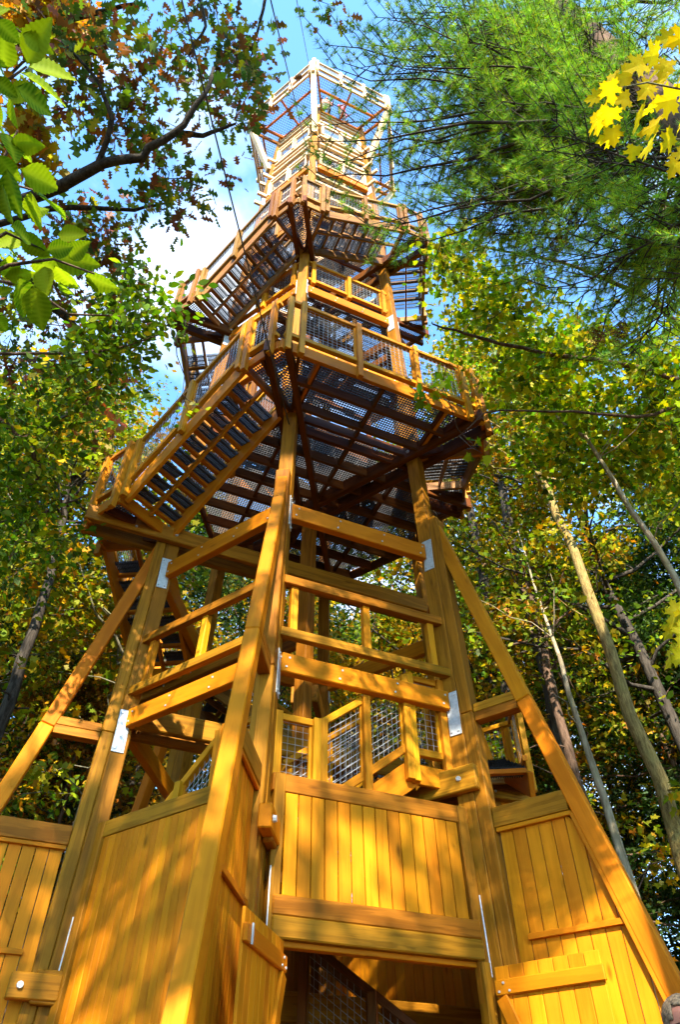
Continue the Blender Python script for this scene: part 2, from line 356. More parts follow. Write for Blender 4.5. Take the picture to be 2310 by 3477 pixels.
tower = tag(empty('observation_tower'), 'tall six-sided timber lookout tower with wrapping stairs and flared crown', 'tower')
Z_CROWN = 27.35
PW = 0.20
for v in ORDER:
    p = beam('post', corner(v, rad(0), 0), corner(v, rad(Z_CROWN), Z_CROWN), PW, PW, 'treated_timber', tower, up=H(v), ch=0.01)
    # second timber bolted outside the lower post
    q = beam('outer_post', corner(v, rad(0)+0.175, 0.02), corner(v, rad(5.03)+0.175, 5.03), PW*0.96, 0.145, 'treated_timber', tower, up=H(v), ch=0.01)
    q = beam('outer_post', corner(v, rad(5.035)+0.175, 5.035), corner(v, rad(8.2)+0.175, 8.2), PW*0.96, 0.145, 'treated_timber', tower, up=H(v), ch=0.01)
    # raking brace, in two lengths, and its horizontal tie
    br = lambda z: 2.43+(8.25-z)*0.262-0.085
    b1 = beam('brace', corner(v, br(8.25), 8.25), corner(v, br(5.0), 5.0), 0.15, 0.17, 'stained_beam', tower, up=H(v), ch=0.012)
    b2 = beam('brace', corner(v, br(4.995), 4.995), corner(v, br(0), 0), 0.15, 0.17, 'stained_beam', tower, up=H(v), ch=0.012)
    for s in (-1, 1):
        # moulding strip on both flanks of the brace
        beam('brace_trim', corner(v, br(3.7)-0.1, 3.7)+T(v)*0.055*s, corner(v, br(0.1)-0.1, 0.1)+T(v)*0.055*s, 0.03, 0.04, 'stained_beam', b2, up=H(v), ch=0.004)
    for dz in (-0.055, 0.055):
        beam('tie', corner(v, rad(5)+0.255, 5.02+dz), corner(v, br(5.0)-0.08, 5.02+dz), 0.13, 0.105, 'treated_timber', tower)

def brace_r(z): return 2.43+(8.25-z)*0.262-0.085
# fins: board walls between post and brace
for v in ORDER:
    fin = empty('fin_wall', tower)
    z_top = 3.72; r0 = rad(3.0)+0.26; wid = 0.095 if v == 'N' else 0.138; gap = 0.0055 if v == 'N' else 0.010
    beam('top_rail', corner(v, rad(3.9)+0.255, 3.83), corner(v, brace_r(3.83)-0.085, 3.83), 0.13, 0.20, 'treated_timber', fin)
    for s in (-1, 1):
        beam('top_trim', corner(v, rad(3.7)+0.26, 3.705)+T(v)*0.042*s, corner(v, brace_r(3.7)-0.1, 3.705)+T(v)*0.042*s, 0.03, 0.04, 'stained_beam', fin, ch=0.004)
        beam('batten', corner(v, r0+(0.12 if v != 'N' else 0.02), 2.74)+T(v)*0.035*s, corner(v, brace_r(2.74)-0.11, 2.74)+T(v)*0.035*s, 0.035, 0.05, 'stained_beam', fin, ch=0.004)
    r = r0
    while r < brace_r(0)-0.2:
        r1 = r+wid-gap
        zt0, zt1 = [min(z_top, 8.25-(q-2.43+0.085+0.09)/0.262) for q in (r, r1)]
        if zt1 > 0.3:
            zz = sorted({0.05, max(0.06, zt1), max(0.06, zt0)})
            prism('board', [corner(v, r, 0.05), corner(v, r1, 0.05), corner(v, r1, zt1), corner(v, r, zt0)], T(v), 0.026, 'cedar_board', fin)
        r += wid
    beam('backing_rail', corner(v, r0, 1.2), corner(v, brace_r(1.2)-0.1, 1.2), 0.02, 0.09, 'joist_wood', fin)

# board walls of the six faces
def face_wall(a, b, z0, z1, wid, gap, name='wall_panel'):
    w_ = empty(name, tower); e, m_ = side(a, b); half = rad(3)*0.5-PW*0.5-0.02
    beam('top_rail', face(a, b, -half-0.0, z1+0.085, 0.02), face(a, b, half, z1+0.085, 0.02), 0.10, 0.17, 'treated_timber', w_)
    for s in (-1, 1):
        beam('stile', face(a, b, s*(half-0.03), 0.02, 0.03), face(a, b, s*(half-0.075), z1+0.17, 0.035), 0.09, 0.11, 'treated_timber', w_, up=e)
    n = int((2*half-0.2)/wid); t = -n*wid/2
    for i in range(n):
        beam('board', face(a, b, t+wid*(i+0.5), z0, 0.045), face(a, b, t+wid*(i+0.5), z1-0.002, 0.045), 0.024, wid-gap, 'cedar_board', w_, up=e, ch=0.005)
    beam('backing_rail', face(a, b, -half, z0+0.15, 0.012), face(a, b, half, z0+0.15, 0.012), 0.03, 0.09, 'joist_wood', w_)
    beam('backing_rail', face(a, b, -half, z1-0.15, 0.012), face(a, b, half, z1-0.15, 0.012), 0.03, 0.09, 'joist_wood', w_)
    return w_, half
W_NL, hf = face_wall('L', 'N', 0.05, 3.80, 0.0935, 0.0065)
W_NR, hf = face_wall('N', 'R', 2.905, 3.80, 0.1345, 0.009)
for a, b in SIDES[1:5]: face_wall(a, b, 0.05, 3.80, 0.138, 0.008)
# door head over the opening, jambs, inner stop
beam('lintel', face('N', 'R', -1.03, 2.82, 0.03), face('N', 'R', 1.03, 2.82, 0.03), 0.14, 0.158, 'treated_timber', W_NR, ch=0.012)
beam('lintel', face('N', 'R', -1.03, 2.655, 0.034), face('N', 'R', 1.03, 2.655, 0.034), 0.14, 0.168, 'treated_timber', W_NR, ch=0.012)
beam('door_stop', face('N', 'R', -1.0, 2.55, -0.02), face('N', 'R', 1.0, 2.55, -0.02), 0.10, 0.045, 'stained_beam', W_NR)
for s in (-1, 1):
    beam('jamb', face('N', 'R', s*1.02, 0.0, 0.05), face('N', 'R', s*1.015, 2.56, 0.05), 0.13, 0.09, 'treated_timber', W_NR, up=side('N', 'R')[0])
    beam('white_strip', face('N', 'R', s*1.075, 2.45, 0.09), face('N', 'R', s*1.065, 3.12, 0.09), 0.012, 0.011, 'white_strip', W_NR, up=side('N', 'R')[0], ch=0.002)
beam('white_strip', face('L', 'N', -1.075, 2.42, 0.09), face('L', 'N', -1.065, 3.05, 0.09), 0.012, 0.010, 'white_strip', W_NL, up=side('L', 'N')[0], ch=0.002)

# the two leaves of the door, swung open against the fins
def door(hinge, d, n, wd, zt, nb, wood_, dsgn):
    D = empty('door', tower); bw = wd/nb
    for i in range(nb):
        p = hinge+d*(bw*(i+0.5))
        beam('board', p+Z*0.08, p+Z*zt, 0.024, bw-0.007, wood_, D, up=d, ch=0.003)
    for zb in (zt-0.16, 0.35):
        bt = beam('batten', hinge+n*0.028+Z*zb, hinge+d*(wd*1.02)+n*0.028+Z*zb, 0.035, 0.115, 'stained_beam', D, ch=0.008)
        for k in range(3):
            bolt(hinge+n*0.046+d*(0.04+0.05*k)+Z*(zb+0.03*((k % 2)*2-1)), n, bt, 0.011, 0.008)
    beam('cross_brace', hinge+d*0.05+n*0.028+Z*(zt-0.23), hinge+d*(wd*0.85)+n*0.028+Z*0.42, 0.033, 0.11, 'stained_beam', D)
    return D
hr = face('N', 'R', 1.03, 0, 0.14); dr = (H('R')*0.995+T('R')*-0.06).normalized()
n_r = Vector((dr.y, -dr.x, 0)); n_r = n_r if n_r.y < 0 else -n_r
door(hr, dr, n_r, 0.98, 2.50, 7, 'cedar_board', 1)
hl = Vector((0.33, -2.58, 0)); dl = Vector((-0.115, -0.993, 0)).normalized()
n_l = Vector((dl.y, -dl.x, 0)); n_l = n_l if n_l.x > 0 else -n_l
D2 = door(hl, dl, n_l, 0.98, 2.50, 9, 'cedar_board', -1)
for zb in (2.34, 0.35):
    beam('hinge', hl+n_l*0.052+Z*(zb-0.06)+dl*0.9, hl+n_l*0.052+Z*(zb+0.07)+dl*0.9, 0.012, 0.022, 'galvanised', D2, up=dl, ch=0.002)

# ---- radial twin beams that carry landings and decks
def twin(v, z, r_out, r_in, mat='treated_timber', h=0.27, wdt=0.095):
    """two timbers either side of post v, from radius r_out at v to r_in (negative = past the centre)"""
    for s in (-1, 1):
        o = T(v)*(PW/2+wdt/2+0.004)*s
        bm = beam('radial_beam', corner(v, r_out, z)+o, H(v)*r_in+Z*(z-0.003*s)+o, wdt, h, mat, tower, ch=0.012)
        bolt(corner(v, rad(z), z)+o+T(v)*(wdt/2)*s, T(v)*s, bm, 0.03, 0.02)
        if r_out > 3: bolt(corner(v, rad(z)+0.6, z-0.05)+o+T(v)*(wdt/2)*s, T(v)*s, bm, 0.02, 0.015)
LAND = [  # landing corner, floor height, outer radius, kind
    ('L', 2.62, 0), ('N', 3.56, 0), ('R', 4.42, 0), ('R2', 5.40, 3.55), ('B', 6.4, 3.55), ('L2', 7.4, 3.55), ('L', 8.40, 3.50), ('N', 9.92, 3.42),
    ('R', 9.92, 3.46), ('R2', 11.42, 3.42), ('B', 12.45, 3.38), ('L2', 13.45, 3.33), ('L', 14.42, 3.25), ('N', 15.82, 3.16), ('R', 16.90, 3.14), ('R2', 17.85, 3.10)]
for v, zf, ro in LAND:
    zb = zf-0.165
    if ro == 0: twin(v, zb, rad(zb)+0.20, -rad(zb)-0.1 if v != 'N' else 0.2)
    elif zf in (6.4, 7.4): twin(v, zb, ro+0.07, 0.12)
    else: twin(v, zb, ro+0.07, -rad(zb)+0.1, 'joist_wood' if zf > 9 else 'treated_timber')
beam('centre_column', (0, 0, 0), (0, 0, 9.6), 0.19, 0.19, 'treated_timber', tower, up=Vector((0.5, 0.866, 0)))

# ---- face beams with steel plates
def face_beam(a, b, z, h, w_=0.11, plate=True, mat='stained_beam', off=0.02, inset=0.11):
    half = rad(z)/2-inset; e, m_ = side(a, b)
    bm = beam('face_beam', face(a, b, -half, z, off), face(a, b, half, z, off), w_, h, mat, tower, ch=0.01)
    for t in (-half+0.07, -half*0.33, half*0.33, half-0.07):
        for dz in (-h*0.25, h*0.25):
            bolt(face(a, b, t+dz*0.3, z+dz, off)+m_*(w_/2+0.001+0.0), m_, bm, 0.014, 0.006)
    if plate:
        for v, s in ((a, 1), (b, -1)):
            # galvanised plate on the flank of the post that faces the beam
            n_ = T(v)*s; zc_ = z-(0.16 if h < 0.25 else 0.06); c0 = corner(v, rad(zc_)+0.02, zc_)+n_*(PW/2+0.007)
            pl = beam('steel_plate', c0-Z*0.27, c0+Z*0.27, 0.011, 0.15, 'galvanised', tower, up=H(v), ch=0.002)
            for dz in (-0.225, 0.225):
                for dt in (-0.042, 0.042): bolt(c0+Z*dz+H(v)*dt+n_*0.006, n_, pl, 0.015, 0.012)
            bolt(c0+n_*0.006, n_, pl, 0.012, 0.004)
    return bm
for a, b in SIDES:
    face_beam(a, b, 5.225, 0.235); face_beam(a, b, 7.60, 0.27)
    if (a, b) in (('N', 'R'), ('L', 'N')):
        g = empty('guard_rail', tower)
        for z, h in ((5.60, 0.115), (6.37, 0.12)):
            hw = rad(z)/2-0.06
            beam('rail', face(a, b, -hw, z, 0.07), face(a, b, hw, z, 0.07), 0.09, h, 'treated_timber', g)
        for t in (-0.93, 0.02, 0.93): beam('baluster', face(a, b, t, 5.62, 0.02), face(a, b, t, 6.33, 0.02), 0.09, 0.09, 'rail_wood', g, up=side(a, b)[0])
    face_beam(a, b, 14.10, 0.26)
    face_beam(a, b, 21.6, 0.26); face_beam(a, b, 11.9, 0.24, plate=False)

# ---- guards and flights
RAILM = 'rail_wood'
def guard(A, B, posts, out, parent=tower, h=1.07, name='guard_rail', mat=None, drop=0.32, lift=0.04, bottom=0.16):
    """railing on the line A-B (floor points, may slope): posts at given distances along it, rails, wire infill"""
    mat = mat or RAILM; A, B = Vector(A), Vector(B); out = Vector(out); g = empty(name, parent); d = (B-A); Lh = d.length; dn = d.normalized()
    hd = Vector((d.x, d.y, 0)).normalized()
    beam('top_rail', A+Z*h, B+Z*h, 0.085, 0.075, mat, g, ch=0.005)
    beam('bottom_rail', A+Z*bottom, B+Z*bottom, 0.075, 0.085, mat, g, ch=0.005)
    for k, s in enumerate(posts):
        p = A+dn*s
        beam('post', p-Z*drop+out*0.045, p+Z*(h+lift)+out*0.045, 0.085, 0.085, mat, g, up=hd, ch=0.005)
    for s0, s1 in zip(posts[:-1], posts[1:]):
        if s1-s0 > 0.25:
            a, b_ = A+dn*(s0+0.05), A+dn*(s1-0.05)
            wire_panel('wire_mesh', a+Z*(bottom+0.045), b_+Z*(bottom+0.045), h-bottom-0.085, g)
            for q in (a, b_): beam('mesh_frame', q+Z*(bottom+0.04), q+Z*(h-0.04), 0.04, 0.04, mat, g, up=hd, ch=0.003)
    return g
def flight(a, b, z0, z1, ao, ai, t0, t1, guards=(True, True), mat='stained_beam'):
    F = empty('stair_flight', tower); e, m_ = side(a, b)
    n = max(3, round((z1-z0)/0.15)); rise = (z1-z0)/n; run = (t1-t0)/n
    for apo, w_, h, dz in ((ao, 0.06, 0.27, -0.10), (ai, 0.06, 0.27, -0.10), ((ao+ai)/2, 0.04, 0.11, -0.045)):
        beam('stringer', P(a, b, t0, apo, z0+dz), P(a, b, t1, apo, z1+dz), w_, h, mat, F, ch=0.006)
    for i in range(n-1):
        t = t0+run*(i+0.5); z = z0+rise*(i+1)-0.02
        for x0, x1 in ((ai+0.035, (ao+ai)/2-0.03), ((ao+ai)/2+0.03, ao-0.035)):
            poly = [(q.x, q.y) for q in (P(a, b, t-run*0.52, x0, 0), P(a, b, t+run*0.52, x0, 0), P(a, b, t+run*0.52, x1, 0), P(a, b, t-run*0.52, x1, 0))]
            grating('tread', poly, z, math.atan2(e.y, e.x), F, s=0.027, bw=0.011, bh=0.03, s2=0.10)
        beam('tread_bearer', P(a, b, t-run*0.40, ai+0.03, z-0.05), P(a, b, t-run*0.40, ao-0.03, z-0.05), 0.07, 0.055, mat, F, ch=0.004)
    Lf = (P(a, b, t1, ao, z1)-P(a, b, t0, ao, z0)).length
    for k, (on, apo, out) in enumerate(((guards[0], ao+0.035, m_), (guards[1], ai-0.035, -m_))):
        if on: guard(P(a, b, t0, apo, z0+0.06), P(a, b, t1, apo, z1+0.06), [0.06, Lf*0.5, Lf-0.06], out, F, h=1.02, drop=0.22, lift=0.02)
    return F
def landing(v, zf, ro, ri_apo, tl, guards=(True, True), mat='stained_beam'):
    """kite-shaped corner landing; tl = where the flights start, as distance along each side from its middle"""
    Ld = empty('landing', tower); i = ORDER.index(v); prv, nxt = ORDER[i-1], ORDER[(i+1) % 6]
    ao = ro*AP
    for k, (a, b, s) in enumerate(((prv, v, 1), (v, nxt, -1))):
        e, m_ = side(a, b); tc = s*(ro/2); ti = s*(ri_apo/AP/2)
        o0, o1, i1, i0 = P(a, b, tc, ao, zf), P(a, b, s*tl, ao, zf), P(a, b, s*tl, ri_apo, zf), P(a, b, ti, ri_apo, zf)
        grating('floor_grating', [(q.x, q.y) for q in (o0, o1, i1, i0)], zf-0.02, math.atan2(e.y, e.x), Ld)
        beam('rim', o0-Z*0.09, o1-Z*0.09, 0.05, 0.20, mat, Ld)
        beam('rim', o1-Z*0.1, i1-Z*0.1, 0.05, 0.21, mat, Ld)
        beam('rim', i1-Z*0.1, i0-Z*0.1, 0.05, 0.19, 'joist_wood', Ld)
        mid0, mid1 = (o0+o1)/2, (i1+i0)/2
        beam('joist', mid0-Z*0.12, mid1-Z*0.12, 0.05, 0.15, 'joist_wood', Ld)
        if guards[k]:
            L_ = (o1-o0).length
            guard(o0+m_*0.03, o1+m_*0.03, [0.09, L_-0.05], m_, Ld)
    return Ld
TL = 1.08
prev = None
for i, (v, zf, ro) in enumerate(LAND):
    if ro == 0: continue
    ri = rad(zf)*AP+0.12
    flat_next = (v == 'N' and zf == 9.92); flat_prev = (v == 'R' and zf == 9.92)
    tl = TL if zf < 12 else TL-0.08
    RAILM = 'rail_wood' if zf < 13.4 else 'rail_shade_tone'; lm_ = 'stained_beam' if zf < 13.4 and v not in ('R2', 'B') else 'rail_shade_tone'  # upper deck and back landings take the colour with shade in it
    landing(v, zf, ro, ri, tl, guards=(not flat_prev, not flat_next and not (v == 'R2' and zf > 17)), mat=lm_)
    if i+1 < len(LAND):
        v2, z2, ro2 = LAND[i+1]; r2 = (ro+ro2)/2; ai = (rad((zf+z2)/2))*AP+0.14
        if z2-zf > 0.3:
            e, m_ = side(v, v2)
            flight(v, v2, zf, z2, r2*AP-0.03, ai, -tl+0.02, tl-0.02, guards=(True, zf > 8), mat='rail_shade_tone' if v == 'R' else lm_)
RAILM = 'rail_wood'
# flight from inner landing at R out to the first outer landing
flight('R', 'R2', 4.42, 5.40, rad(5)*AP+0.75, rad(5)*AP-0.2, -0.95, 0.95, guards=(False, True))

# ---- first deck: level walkway on the front right side and a floor through the whole hexagon
D1 = empty('deck', tower); zf = 9.92; a, b = 'N', 'R'; e, m_ = side(a, b)
ro = 3.44; ao = ro*AP; ri = rad(zf)*AP+0.12
poly = [P(a, b, -TL, ao, zf), P(a, b, TL, ao, zf), P(a, b, TL, ri, zf), P(a, b, -TL, ri, zf)]
grating('floor_grating', [(q.x, q.y) for q in poly], zf-0.022, math.atan2(e.y, e.x), D1)
beam('rim', P(a, b, -1.70, ao+0.012, zf-0.09), P(a, b, 1.70, ao+0.012, zf-0.09), 0.06, 0.24, 'stained_beam', D1)
guard(P(a, b, -1.66, ao+0.05, zf), P(a, b, 1.70, ao+0.05, zf), [0.05, 0.26, 1.2, 2.22, 3.1, 3.3], m_, D1, h=1.12, drop=0.30)
hexa = [(corner(v, rad(zf)-0.02, zf).x, corner(v, rad(zf)-0.02, zf).y) for v in ORDER]
grating('floor_grating', hexa, zf-0.024, math.atan2(e.y, e.x), D1)
apo = -1.75
while apo < ao-0.1:
    for lo, hi in ((-3.0, 3.0),):
        big = hexa if apo < rad(zf)*AP else [(q.x, q.y) for q in (P(a, b, -1.5, ao, 0), P(a, b, 1.5, ao, 0), P(a, b, 1.05, ri, 0), P(a, b, -1.05, ri, 0))]
        p = m_*apo; r = clip_line(big, (p.x, p.y), (e.x, e.y))
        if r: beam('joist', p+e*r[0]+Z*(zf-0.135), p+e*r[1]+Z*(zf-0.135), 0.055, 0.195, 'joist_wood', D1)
    apo += 0.43
for t in (-1.05, 0.0, 1.05):
    beam('blocking', P(a, b, t, -1.6, zf-0.12), P(a, b, t, ao-0.05, zf-0.12), 0.05, 0.13, 'joist_wood', D1)
for a2, b2 in SIDES: beam('rim', face(a2, b2, -0.98, zf-0.12, 0.02), face(a2, b2, 0.98, zf-0.12, 0.02), 0.05, 0.2, 'joist_wood', D1)

# ---- inner floors higher up
def inner_floor(zf, step=0.5, guards=True, rails=(), sides=SIDES, mat='rail_wood', hole=True):
    D = empty('inner_floor', tower); r = rad(zf)-0.03
    hx = [(corner(v, r, zf).x, corner(v, r, zf).y) for v in ORDER]
    e, m_ = side('N', 'R'); half = hx
    if hole:   # leave the far third open for the stair
        n_ = Vector((0.0, 1.0, 0)); half = [(-r*AP, -r*0.5), (0, -r), (r*AP, -r*0.5), (r*AP, 0.25), (-r*AP, 0.25)]
    grating('floor_grating', half, zf-0.02, math.atan2(e.y, e.x), D)
    apo = -r*AP+0.1
    while apo < r*AP:
        p = m_*apo; q = clip_line(half, (p.x, p.y), (e.x, e.y))
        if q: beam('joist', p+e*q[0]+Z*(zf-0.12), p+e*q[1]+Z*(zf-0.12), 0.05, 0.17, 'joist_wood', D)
        apo += step
    if guards:
        for a, b in sides:
            hw = rad(zf)/2-0.10
            e2, m2 = side(a, b)
            guard(face(a, b, -hw, zf+0.03, 0.02), face(a, b, hw, zf+0.03, 0.02), [0.1, hw, 2*hw-0.1], m2, D, h=0.95, drop=0.0, lift=0.0, bottom=0.22, mat=mat)
    return D
inner_floor(14.32, sides=[('N', 'R'), ('L', 'N'), ('R', 'R2'), ('L2', 'L')])
inner_floor(17.95, mat='rail_shade_tone')
inner_floor(21.72, mat='rail_sun_tone')
inner_floor(24.6, mat='rail_sun_tone')
for a, b in SIDES:
    for z, h, mt in ((18.0, 0.22, 'treated_timber'), (19.6, 0.12, 'rail_sun_tone'), (20.4, 0.12, 'rail_sun_tone'), (23.12, 0.16, 'rail_sun_tone'), (23.75, 0.10, 'rail_sun_tone'), (24.62, 0.22, 'rail_sun_tone'), (26.05, 0.12, 'rail_sun_tone'), (26.6, 0.10, 'rail_sun_tone'), (19.05, 0.09, 'rail_sun_tone'), (20.9, 0.09, 'rail_sun_tone'), (24.15, 0.08, 'rail_sun_tone'), (25.75, 0.08, 'rail_sun_tone'), (26.95, 0.08, 'rail_sun_tone')):
        face_beam(a, b, z, h, w_=0.09, plate=False, mat=mt, inset=0.08)
for v in ORDER:
    for z in (21.85, 23.35, 24.75):
        for s in (-1, 1):
            beam('tie_block', corner(v, rad(z)+0.28, z)+T(v)*0.14*s, corner(v, rad(z)-0.5, z)+T(v)*0.14*s, 0.07, 0.16, 'rail_sun_tone', tower)
# inner switchback stairs of the upper storeys
def straight(p0, p1, wdt, mat='rail_sun_tone'):
    F = empty('stair_flight', tower); p0, p1 = Vector(p0), Vector(p1); d = Vector((p1.x-p0.x, p1.y-p0.y, 0)); run_ = d.length; d.normalize(); sd_ = Vector((-d.y, d.x, 0))
    n = max(3, round(abs(p1.z-p0.z)/0.19))
    for s in (0, 1): beam('stringer', p0+sd_*wdt*s, p1+sd_*wdt*s, 0.05, 0.24, mat, F)
    for i in range(n):
        c = p0.lerp(p1, (i+0.5)/n)+Z*0.05; h_ = run_/n*0.5
        poly = [(q.x, q.y) for q in (c-d*h_+sd_*0.03, c+d*h_+sd_*0.03, c+d*h_+sd_*(wdt-0.03), c-d*h_+sd_*(wdt-0.03))]
        grating('tread', poly, c.z, math.atan2(d.y, d.x), F, s=0.034, bw=0.012, bh=0.03, s2=0.11)
        beam('tread_bearer', c-d*h_*0.8+sd_*0.02-Z*0.04, c-d*h_*0.8+sd_*(wdt-0.02)-Z*0.04, 0.06, 0.05, mat, F)
    for s, on in ((0, 1), (1, 1)):
        o = sd_*wdt*s; Lf = (p1-p0).length
        guard(p0+o+Z*0.1, p1+o+Z*0.1, [0.05, Lf/2, Lf-0.05], sd_*(-1 if s == 0 else 1), F, h=0.95, drop=0.15, lift=0, mat=mat)
    return F
straight((-0.95, -0.35, 17.95), (0.9, -0.35, 19.8), 0.75); straight((0.9, 0.55, 19.8), (-0.95, 0.55, 21.7), 0.7)
straight((-0.9, -0.45, 21.75), (0.8, -0.45, 23.2), 0.75); straight((0.8, 0.45, 23.2), (-0.9, 0.45, 24.6), 0.7)
straight((-0.8, -0.35, 24.65), (0.8, -0.35, 26.0), 0.7); straight((0.8, 0.45, 26.0), (-0.8, 0.45, 27.3), 0.7)
straight((1.2, -0.1, 10.0), (-1.1, -0.1, 12.1), 0.8, 'joist_wood')

# ---- flared crown
CR = empty('crown_platform', tower); zc, rc = 27.42, 2.78
hx = [(corner(v, rc, zc).x, corner(v, rc, zc).y) for v in ORDER]
grating('floor_grating', hx, zc-0.02, 0.52, CR, s=0.075, bw=0.008, bh=0.018)
for v in ORDER:
    strut = beam('strut', corner(v, rad(24.2)+0.12, 24.2), corner(v, rc-0.04, zc-0.12), 0.17, 0.17, 'rail_sun_tone', CR, up=H(v), ch=0.01)
    for s in (-1, 1): beam('radial_joist', corner(v, rc+0.05, zc-0.14)+T(v)*0.13*s, corner(v, 0.25, zc-0.14)+T(v)*0.13*s, 0.06, 0.18, 'stained_beam', CR)
    beam('corner_post', corner(v, rc+0.02, zc-0.3), corner(v, rc+0.02, zc+1.25), 0.11, 0.11, 'rail_sun_tone', CR, up=H(v))
    beam('post_extension', corner(v, rad(zc), zc-0.05), corner(v, rad(zc), zc+0.25), 0.18, 0.18, 'rail_sun_tone', CR, up=H(v))
for a, b in SIDES:
    e, m_ = side(a, b); ap_ = rc*AP
    beam('rim', P(a, b, -rc/2+0.04, ap_, zc-0.13), P(a, b, rc/2-0.04, ap_, zc-0.13), 0.06, 0.2, 'rail_sun_tone', CR)
    for ap2 in (0.75, 1.42, 2.0): beam('joist', P(a, b, -ap2/AP/2+0.15, ap2, zc-0.12), P(a, b, ap2/AP/2-0.15, ap2, zc-0.12), 0.055, 0.16, 'stained_beam', CR)
    beam('joist', P(a, b, 0, 1.42, zc-0.12), P(a, b, 0, ap_-0.03, zc-0.12), 0.05, 0.15, 'stained_beam', CR)
    guard(P(a, b, -rc/2+0.06, ap_+0.0, zc), P(a, b, rc/2-0.06, ap_+0.0, zc), [0.05, rc*0.33, rc*0.66-0.05, rc-0.17], m_, CR, h=1.12, bottom=0.45, mat='rail_sun_tone', drop=0.28, lift=0.0)

# ---- inner stair at the foot: landings and flights inside the lower walls
def inner_land(v, zf):
    Ld = empty('landing', tower); i = ORDER.index(v); prv, nxt = ORDER[i-1], ORDER[(i+1) % 6]
    ai, ao = 0.95, rad(zf)*AP-0.12
    for a, b, s in ((prv, v, 1), (v, nxt, -1)):
        e, m_ = side(a, b)
        o0, o1, i1, i0 = P(a, b, s*(ao/AP/2-0.05), ao, zf), P(a, b, s*0.55, ao, zf), P(a, b, s*0.55, ai, zf), P(a, b, s*ai/AP/2, ai, zf)
        pl = [(q.x, q.y) for q in (o0, o1, i1, i0)]
        grating('floor_grating', pl, zf-0.02, math.atan2(e.y, e.x), Ld)
        beam('rim', o0-Z*0.1, o1-Z*0.1, 0.05, 0.22, 'stained_beam', Ld); beam('rim', o1-Z*0.12, i1-Z*0.12, 0.05, 0.24, 'stained_beam', Ld)
        L_ = (o0-o1).length
        guard(o0, o1, [0.05, L_-0.04], m_, Ld, h=1.08, drop=0.2)
    return Ld
for v, zf, ro in LAND[:3]: inner_land(v, zf)
for (v, z0, _), (v2, z1, _) in zip(LAND[:2], LAND[1:3]):
    ao = rad(z1)*AP-0.14
    flight(v, v2, z0, z1, ao, 0.95, -0.56, 0.56, guards=(True, True))
flight('R', 'R2', 0.0, 1.05, 1.75, 0.95, -0.7, 0.6, guards=(True, True))
straight((1.62, 0.35, 0.95), (0.15, 0.35, 1.98), 0.8, 'joist_wood')
# projecting beam ends with big bolts on the front posts
for v, z, sgn in (('N', 3.40, 1), ('L', 2.45, 1)):
    p = corner(v, rad(z)+0.26, z)+T(v)*0.16*sgn
    k = beam('beam_end', p-H(v)*0.3, p+H(v)*0.16, 0.12, 0.21, 'stained_beam' if v == 'N' else 'treated_timber', tower, ch=0.012)
    bolt(p+H(v)*0.06+T(v)*0.06*sgn, T(v)*sgn, k, 0.034, 0.03)

# ---- steel guy cables from the front post to trees behind the camera
def tube(name, pts, rads, mat, parent, k=6, smooth=True):
    vs, fs = tube_arrays(pts, rads, k); return link(name, mesh(name, vs, fs, mat, smooth), parent)
def tube_arrays(pts, rads, k=6, base=0):
    pts = [Vector(p) for p in pts]; vs = []; fs = []; ref = Vector((0.31, 0.52, 0.79))
    for i, p in enumerate(pts):
        d = (pts[min(i+1, len(pts)-1)]-pts[max(i-1, 0)]).normalized(); u = d.cross(ref)
        if u.length < 0.1: u = d.cross(Vector((1, 0, 0)))
        u.normalize(); v_ = d.cross(u)
        for j in range(k):
            a = 2*math.pi*j/k; vs.append(p+(u*math.cos(a)+v_*math.sin(a))*rads[i])
    for i in range(len(pts)-1):
        for j in range(k): fs.append((base+i*k+j, base+i*k+(j+1) % k, base+(i+1)*k+(j+1) % k, base+(i+1)*k+j))
    fs.append(tuple(base+(len(pts)-1)*k+j for j in range(k)))
    return vs, fs
for lab, p0, far, r in (('lowest steel guy cable running up left from the deck corner', corner('N', rad(9.4)+0.12, 9.4), at(585, -130, 8.6), 0.0105),
                        ('middle steel guy cable ending below the tower crown', corner('N', rad(21)+0.12, 21.0), at(893, -110, 8.9), 0.0085),
                        ('short thin cable meeting the crown corner, rightmost of the cables', corner('N', 2.3, 26.6), at(985, -120, 9.2), 0.006)):
    far = Vector(far); pts = [p0.lerp(far, t/8)-Z*(0.06*4*(t/8)*(1-t/8)) for t in range(9)]
    c = tube('guy_cable', pts, [r]*9, 'cable_steel', None); tag(c, lab, 'cable', 'guy cables of the tower')
